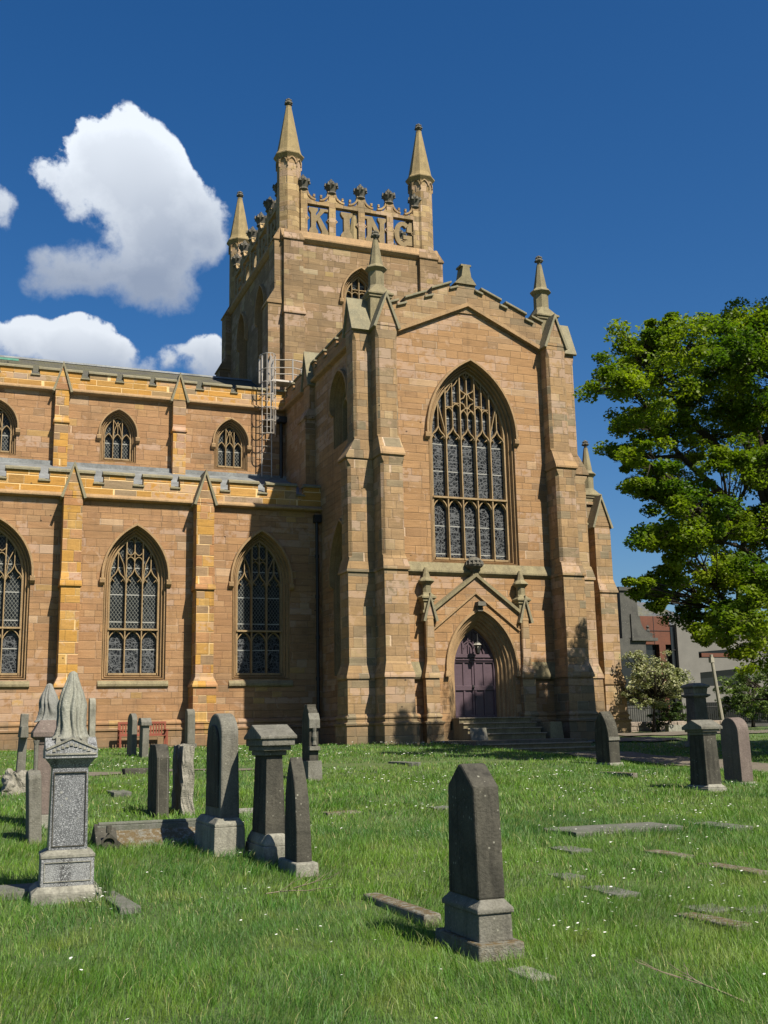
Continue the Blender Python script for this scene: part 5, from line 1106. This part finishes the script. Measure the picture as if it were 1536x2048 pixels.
for _ in range(700):
    y = 5+33*rg.random(); x = rg.uniform(0, .85*y+.5)
    if not any(a < x < b_ and c < y < d for a, b_, c, d in boxes): daisy(x, y, rg.uniform(.008, .012)*(1+max(0, y-8)*.06))
tag(mb.build('daisies', m_daisy, recalc=False), 'white daisies scattered through the grass', 'daisies', kind='stuff')
mb = MB()
def twig(p, d, l, r_, dep=0):
    p = Vector(p); pts = [p.copy()]; d = Vector(d).normalized()
    for k in range(4):
        d = (d+Vector((rg.uniform(-.25, .25), rg.uniform(-.25, .25), rg.uniform(-.1, .12)))).normalized(); p = p+d*l/4; p.z = max(p.z, gb(p.x, p.y)+.03); pts.append(p.copy())
        if dep < 2 and rg.random() < .6: twig(p, d+Vector((rg.uniform(-1, 1), rg.uniform(-1, 1), .35)), l*.5, r_*.6, dep+1)
    mb.tube(pts, [r_*(1-.18*i) for i in range(5)], 5)
twig((3.95, 5.05, .17), (-.3, 1, .1), .42, .008); tag(mb.build('fallen_branch', m_twig), 'bare fallen branch in the grass at the lower right corner', 'branch')
mb = MB(); twig((2.5, 9.25, .30), (1, .15, .1), .5, .006); twig((2.75, 9.3, .32), (.9, -.2, .3), .3, .005); tag(mb.build('fallen_twig', m_twig), 'thin dry twig lying in the grass below the narrow gravestone', 'twig')
mb = MB(); rg2 = random.Random(3)
for k in range(46):
    x, y = 1.27+rg2.gauss(0, .05), 9.78+rg2.gauss(0, .05); h = rg2.uniform(.15, .42); z = gb(x, y)
    mb.tube([(x, y, z), (x+rg2.uniform(-.02, .02), y, z+h*.6), (x+rg2.uniform(-.06, .06), y+rg2.uniform(-.04, .04), z+h)], [.0028, .002, .001], 3)
tag(mb.build('grass_tuft', m_grass, recalc=False), 'tall tuft of thin grass against the right side of the granite monument', 'grass tuft')

# ------------------------------------------------------------------ trees
def leaves(clumps, size, per, seed, flat_=.55, m_=None, name='crown', parent=None):
    r_ = np.random.default_rng(seed); C = np.array([c[:3] for c in clumps]); Rr = np.array([c[3] for c in clumps]); k = len(clumps)
    n = k*per; idx = np.repeat(np.arange(k), per)
    d = r_.normal(size=(n, 3)); d /= np.linalg.norm(d, axis=1)[:, None]; rad = Rr[idx]*(r_.random(n)**.45); d[:, 2] *= flat_
    c = C[idx]+d*rad[:, None]
    s = size*(.6+.8*r_.random(n)); a = r_.normal(size=(n, 3)); a[:, 2] *= .5; a /= np.linalg.norm(a, axis=1)[:, None]
    up_ = np.tile([0, 0, 1.0], (n, 1))+r_.normal(size=(n, 3))*.55; b_ = np.cross(up_, a); b_ /= np.linalg.norm(b_, axis=1)[:, None]+1e-9
    a *= s[:, None]; b_ *= (s*.85)[:, None]; dz = np.zeros((n, 3)); dz[:, 2] = -s*.3
    V = np.stack([c-a, c-b_*.9+dz*.3, c+a*.35-b_*.55, c+a+dz, c+a*.35+b_*.55, c+b_*.9+dz*.3], 1)
    me = bpy.data.meshes.new(name); me.vertices.add(n*6); me.vertices.foreach_set('co', V.ravel()); me.loops.add(n*6); me.loops.foreach_set('vertex_index', np.arange(n*6, dtype=np.int32))
    me.polygons.add(n); me.polygons.foreach_set('loop_start', (np.arange(n)*6).astype(np.int32)); me.update(calc_edges=True); me.materials.append(m_)
    o = bpy.data.objects.new(name, me); COL.objects.link(o); o.parent = parent; return o
def bez(p0, p1, sag, rng_, n=7, w=.35):
    p0, p1 = Vector(p0), Vector(p1); L = (p1-p0).length; j = [Vector((rng_.uniform(-w, w), rng_.uniform(-w, w), rng_.uniform(-w, w)))*L*.16 for _ in range(2)]
    c1 = p0+(p1-p0)*.35+Vector((0, 0, sag*L))+j[0]; c2 = p0+(p1-p0)*.7+Vector((0, 0, sag*L*.6))+j[1]
    return [(p0*(1-t)**3+c1*3*t*(1-t)**2+c2*3*t*t*(1-t)+p1*t**3) for t in [i/n for i in range(n+1)]]
def big_tree(base, lobes, label, seed, trunk_pts, size, per, m_, trunk_r=.5, limbs=None, lobe_n=12):
    e = empty('tree', base, label, 'tree'); B = Vector(base); rn = random.Random(seed)
    wd = MB(); tp = [Vector(p)-B for p in trunk_pts]; nT = len(tp); wd.tube(tp, [trunk_r*(1-.82*i/(nT-1)) for i in range(nT)], 10)
    clumps = []; nodes = list(tp[1:])
    for li in (limbs or []):
        pts = [Vector(p)-B for p in li]; L = bez(pts[0], pts[-1], .06, rn, 10, .9) if len(pts) == 2 else pts
        wd.tube(L, [.20*trunk_r/.5*(1-.75*i/(len(L)-1)) for i in range(len(L))], 8); nodes += L[2:]
    for (x, y, z, r_) in lobes:
        c = Vector((x, y, z))-B; s_ = min(nodes, key=lambda q: (q-c).length+(3 if q.z > c.z+.5 else 0))
        L = bez(s_, c, .03, rn, 7); r0 = .045+.035*r_
        wd.tube(L, [r0*(1-.75*i/7) for i in range(8)], 6)
        for k in range(lobe_n):
            if lobe_n > 6 and rn.random() < .12: continue
            d = Vector((rn.gauss(0, 1), rn.gauss(0, 1), rn.gauss(0, .62))); d.normalize(); q = c+d*r_*rn.uniform(.35, 1.15); q.z = q.z
            clumps.append((q.x, q.y, q.z, r_*rn.uniform(.28, .62)))
            tw = bez(L[rn.randint(2, 7)], q, .0, rn, 4); wd.tube(tw, [.022, .018, .014, .01, .006], 4)
            for _ in range(2):
                q2 = q+Vector((rn.gauss(0, 1), rn.gauss(0, 1), rn.gauss(0, .6))).normalized()*r_*.3; wd.tube(bez(tw[2], q2, 0, rn, 2), [.010, .007, .004], 3)
    tr_ = wd.build('trunk', m_bark, e, smooth=True)
    leaves(clumps, size, per, seed, .6, m_, 'crown', e); return e
LB = [(17.65,25.84,11.55,0.84),(14.16,20.79,9.47,0.68),(17.22,24.18,11.8,0.88),(17.04,23.82,11.76,0.87),(16.85,22.8,11.81,0.63),(19.48,26.07,11.76,1.03),(16.93,22.88,10.61,0.9),(16.05,20.46,10.57,0.84),(17.76,22.5,11.44,0.92),(18.28,23.55,10.54,0.51),(18.14,22.19,10.82,0.84),(21.5,26.09,12.55,0.99),(21.51,25.48,13.33,0.82),(22.46,25.56,13.78,0.92),(19.69,22.35,12.22,0.81),(18.46,21.23,10.63,0.9),(19.92,22.98,11.42,0.97),(23.04,25.66,12.89,1.18),(20.17,22.35,11.43,1.03),(19.08,22.97,9.68,0.72),(21.61,24.5,10.64,1.1),(19.63,22.18,9.81,1.0),(17.77,25.57,10.14,0.82),(15.52,22.1,9.04,0.72),(17.11,23.22,9.09,0.83),(17.42,23.71,9.34,0.85),(15.8,23.27,8.4,0.56),(14.8,20.74,7.57,0.61),(19.58,25.56,9.43,0.77),(16.75,20.64,7.71,0.51),(18.85,21.61,8.13,0.82),(20.33,23.33,8.61,0.88),(16.04,21.52,7.16,0.7),(18.0,24.46,7.92,0.79),(14.97,21.3,7.11,0.49),(19.94,25.84,7.86,0.92),(15.81,20.42,6.54,0.73),(15.2,21.21,5.97,0.67),(16.11,22.54,6.18,0.72),(16.04,21.18,5.7,0.75),(18.26,23.87,6.28,0.84),(17.89,22.26,6.45,0.8),(20.08,24.74,6.89,0.9),(21.22,24.68,7.13,0.92),(19.64,23.04,6.76,0.85),(16.12,22.13,5.1,0.64),(19.74,25.37,5.48,0.9),(17.67,22.58,5.14,0.8),(21.44,25.87,5.88,0.94),(18.78,22.73,5.37,0.82),(18.19,21.12,4.98,0.78),(18.29,21.23,4.88,0.78),(16.57,23.25,4.78,0.46),(19.7,26.07,4.66,0.68),(17.38,21.75,3.95,0.71),(19.97,24.94,4.38,0.81),(19.2,22.75,4.2,0.83),(17.28,20.51,3.92,0.74),(20.08,24.5,3.55,0.58),(14.66,21.35,4.76,0.34),(17.97,23.32,4.04,0.41),(22.51,22.93,11.91,1.1),(27.65,23.46,6.01,1.1),(26.31,25.27,7.92,1.1),(24.28,25.67,11.15,1.1),(21.58,26.77,11.26,1.1),(21.99,22.99,12.46,1.1),(22.95,25.18,10.16,1.1),(25.54,25.76,11.11,1.1),(23.2,23.46,8.02,1.1),(24.6,27.75,3.5,1.1),(23.15,26.91,11.81,1.1),(27.4,26.33,3.68,1.1),(21.32,23.25,7.42,1.1),(23.75,21.74,4.27,1.1),(24.67,25.33,11.61,1.1),(23.31,23.37,9.92,1.1),(24.38,20.42,6.62,1.1),(21.88,26.68,10.33,1.1),(23.32,27.59,7.16,1.1),(27.9,23.16,10.27,1.1),(24.85,22.47,5.53,1.1),(21.62,24.55,7.41,1.1),(21.6,20.02,6.56,1.1),(24.28,23.12,7.04,1.1),(25.32,24.37,7.52,1.1),(24.94,24.95,12.02,1.1),(27.41,24.12,3.52,1.1),(23.13,26.29,9.7,1.1),(22.5,21.82,7.85,1.1),(26.19,26.52,11.45,1.1),(23.75,23.0,8.52,1.1),(23.25,22.37,11.71,1.1),(24.39,21.06,3.94,1.1),(22.65,24.81,9.32,1.1),(24.99,23.21,8.32,1.1),(22.48,19.62,7.57,1.1),(21.7,28.01,8.01,1.1),(24.02,19.83,3.55,1.1),(21.75,22.55,9.27,1.1)]
big_tree((22.84, 24.63, 0.76), LB, 'tall broad sycamore in fresh green leaf at the right', 5,
         [(22.84, 24.63, 0.56), (22.65, 24.53, 2.44), (22.00, 24.25, 4.80), (21.05, 23.88, 6.87), (20.31, 23.69, 8.75), (19.64, 23.60, 10.44)], .047, 210, m_leaf, .36,
         [[(22.19, 24.35, 4.41), (18.61, 23.12, 6.29)], [(21.43, 23.97, 5.92), (17.29, 24.07, 10.05)], [(21.05, 23.88, 6.87), (19.36, 23.31, 11.19)], [(20.87, 23.88, 7.61), (23.03, 24.44, 11.93)], [(22.47, 24.44, 3.29), (19.27, 23.69, 4.41)], [(21.81, 24.25, 5.36), (24.91, 24.91, 9.03)], [(20.49, 23.79, 8.19), (16.73, 23.69, 11.37)]], 12)
rn_ = random.Random(17); LO = []
for k in range(62):
    while True:
        q = Vector((rn_.uniform(-1, 1), rn_.uniform(-1, 1), rn_.uniform(-1, 1)))
        if .25 < q.length < 1: break
    LO.append((25.7+q.x*4.7, 20.6+q.y*2.8, 14.3+q.z*5.4, 1.1))
big_tree((25.2, 20.4, .6), LO, 'very tall leafy tree standing just past the right edge, shading the church door', 31,
         [(25.2, 20.4, .4), (25.1, 20.4, 4), (24.9, 20.5, 8), (24.7, 20.5, 12), (24.5, 20.6, 17)], .13, 60, m_leaf, .45, None, 8)
# smaller trees and bushes behind
def small_tree(x, y, h, r_, label, m_, seed, n=26, per=60, size=.07, low=.35, tr=.12):
    rn = random.Random(seed); z = gb(x, y); lob = []
    for k in range(n):
        a = rn.random()*6.28; q = rn.random()**.5; lob.append((x+r_*q*math.cos(a), y+r_*q*math.sin(a), z+h*(low+(1-low)*rn.random()*(1-.45*q*q)), r_*.42))
    return big_tree((x, y, z), lob, label, seed, [(x, y, z-.1), (x+.05, y, z+h*.2), (x+.12, y, z+h*.4)], size, per, m_, tr, None, 4)
small_tree(27.3, 39.3, 3.3, 1.35, 'small spreading tree in pale blossom behind the church corner', m_blossom, 21, 40, 60, .045, .36, .10)
small_tree(39.6, 48, 3.2, 1.5, 'bushy pale green tree in front of the railings at the right', m_bush, 23, 26, 50, .07, .25)
small_tree(36.2, 42.5, 3.4, 1.6, 'low yellow-green bush at the far right edge', m_bush, 24, 22, 60, .055, .2)
small_tree(29.2, 41.0, 1.6, .9, 'low dark shrub under the blossom tree', m_darkleaf, 27, 14, 50, .05, .1, .05)
# ------------------------------------------------------------------ background at the right
e = empty('rubble_wall', (27.6, 42.0, 1.1), 'low rubble stone boundary wall below the railings', 'wall')
rn = random.Random(4); mb = MB()
for r_ in range(4):
    x = 0
    while x < 6.5:
        w = rn.uniform(.18, .5); h = .19; z = -.1+r_*.2; d = rn.uniform(-.03, .03)
        mb.loft([[(x+rn.uniform(.0, .03), d+.05, z+.01), (x+w-.015, d+.05, z+rn.uniform(0, .03)), (x+w-rn.uniform(.01, .04), d+.05, z+h), (x+.01, d+.05, z+h-rn.uniform(0, .03))], [(x+.01, .4, z), (x+w-.02, .4, z), (x+w-.02, .4, z+h), (x+.01, .4, z+h)]]); x += w
mb.box(0, 6.6, .08, .4, -.2, .70); lp(mb, 'masonry', m_rub, e, .012)
e = empty('railing', (31.5, 49.8, 1.6), 'black iron railing along the churchyard boundary', 'railing'); mb = MB()
mb.tube([(0, 0, .95), (14, -2, .95)], .025, 4); mb.tube([(0, 0, .15), (14, -2, .15)], .025, 4)
for k in range(117): mb.tube([(.12*k, -.12*k/7, .05), (.12*k, -.12*k/7, 1.15)], .022, 4)
tag(lp(mb, 'bars', m_iron, e, 0), kind='stuff'); lp(MB().box(-.5, 14, 0, .2, -.6, .02), 'kerb', m_bgst, e, .02)
e = empty('pole', (36.1, 46, 1.5), 'leaning weathered wooden pole behind the gravestones at the right', 'pole'); mb = MB(); mb.tube([(0, 0, 0), (-.25, 0, 2.2), (-.4, 0, 3.6)], [.11, .09, .08], 8); mb.box(-.5, -.3, -.1, .1, 3.2, 3.45); lp(mb, 'post', m_pole, e, 0)
e = empty('museum_building', (45, 62, 1.4), 'modern cream and rust clad building with dark window bands beyond the railings', 'building')
def wp(mb, name, m, e, p): o = mb.build(name, m, e); o.matrix_parent_inverse = Matrix.Translation(-Vector(p)); return o
p = (45, 62, 1.4)
mb = MB(); sheet(mb, Tf(62), [(45.45, 1.2), (54, 1.2), (54, 8.25), (45.45, 8.35)], [[(47.1, 6.08), (50.5, 6.3), (50.5, 6.75), (47.1, 6.5)], [(47.1, 4.2), (51.3, 4.2), (51.3, 5.45), (47.1, 5.1)]]); mb.add([(45.45, 62, 1.2), (45.45, 72, 1.2), (45.45, 72, 8.35), (45.45, 62, 8.35)], [(0, 1, 2, 3)]); mb.box(45.46, 54, 62.4, 72, 8.0, 8.22); wp(mb, 'wall', m_cream, e, p)
for z0, z1 in ((6.0, 6.9), (4.1, 5.5)): mb = MB(); mb.add([(47, 62.35, z0), (51.4, 62.35, z0), (51.4, 62.35, z1), (47, 62.35, z1)], [(0, 1, 2, 3)]); wp(mb, 'window', m_glass, e, p)
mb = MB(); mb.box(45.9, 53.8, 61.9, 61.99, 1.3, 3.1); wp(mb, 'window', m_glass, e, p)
mb = MB(); mb.box(47.3, 50.5, 61.95, 62.3, 6.16, 6.42); wp(mb, 'louvre', m_rust, e, p)
mb = MB(); mb.box(42.6, 45.1, 62.3, 68, 7.0, 8.9); mb.box(44.1, 44.6, 62.2, 68, 1.5, 7.0); mb.box(42.6, 42.9, 62.2, 68, 1.5, 7.0); wp(mb, 'cladding', m_rust, e, p)
mb = MB(); mb.box(42.9, 45.44, 62.6, 67, 1.4, 6.99); mb.box(45.11, 45.43, 62.25, 67, 1.5, 8.2); wp(mb, 'window', m_glass, e, p)
mb = MB()
for z in (3.2, 5.0, 6.6): mb.box(45.1, 45.44, 62.2, 62.24, z, z+.06)
wp(mb, 'mullion', m_iron, e, p)
for x, z in ((43.4, 8.0), (44.2, 8.0), (44.2, 7.5)): pass
mb = MB(); mb.box(42.6, 45.1, 62.27, 62.29, 7.9, 7.93); mb.box(43.8, 43.83, 62.275, 62.29, 7.0, 8.9); wp(mb, 'panel_joint', m_iron, e, p)
p = (41.5, 61.5, 1.4); e = empty('stone_house', p, 'old grey stone house with chimney and scrolled dormer beside the rust clad building', 'building')
mb = MB(); mb.box(36, 42.55, 61.5, 70, 1.2, 7.3); wp(mb, 'wall', m_bgst, e, p)
mb = MB(); mb.box(40.9, 42.25, 61.7, 63.2, 7.0, 10.5, .02); mb.box(40.8, 42.35, 61.6, 63.3, 10.5, 10.75); wp(mb, 'chimney', m_bgst, e, p)

mb = MB(); mb.add([(42.0, 62.0, 7.3), (48, 62.9, 8.6), (47, 67, 10.4), (41.2, 66, 10.6), (36, 62, 7.3), (36, 66, 10.6)], [(0, 1, 2, 3), (0, 3, 5, 4)]); wp(mb, 'roof', slate('blue_slate', (.09, .095, .11), (.06, .065, .08)), e, p)
mb = MB(); mb.prismy([(41.6, 7.3), (43.2, 7.3), (43.2, 7.7), (43.05, 7.72)]+[(43.05-.75*math.sin(t), 7.72+1.05*(1-math.cos(t))) for t in [k*math.pi/2/8 for k in range(1, 9)]]+[(41.9, 8.95), (41.6, 8.95)], 61.6, 62.4); mb.lathe(42.95, 61.75, [(.12, 7.72), (.16, 7.85), (.05, 8.0), (.12, 8.1), (.02, 8.25)], 8); mb.box(41.4, 43.4, 61.3, 62.0, 7.15, 7.35); wp(mb, 'dormer', m_bgst, e, p)
mb = MB(); mb.box(40.5, 42, 61.44, 61.5, 3, 6); wp(mb, 'window', m_glass, e, p)
p = (58, 75, 1.4); e = empty('tree', (44.5, 47, 1.4), 'dark mass of trees off the right edge', 'tree')
bpy.data.objects.remove(e)
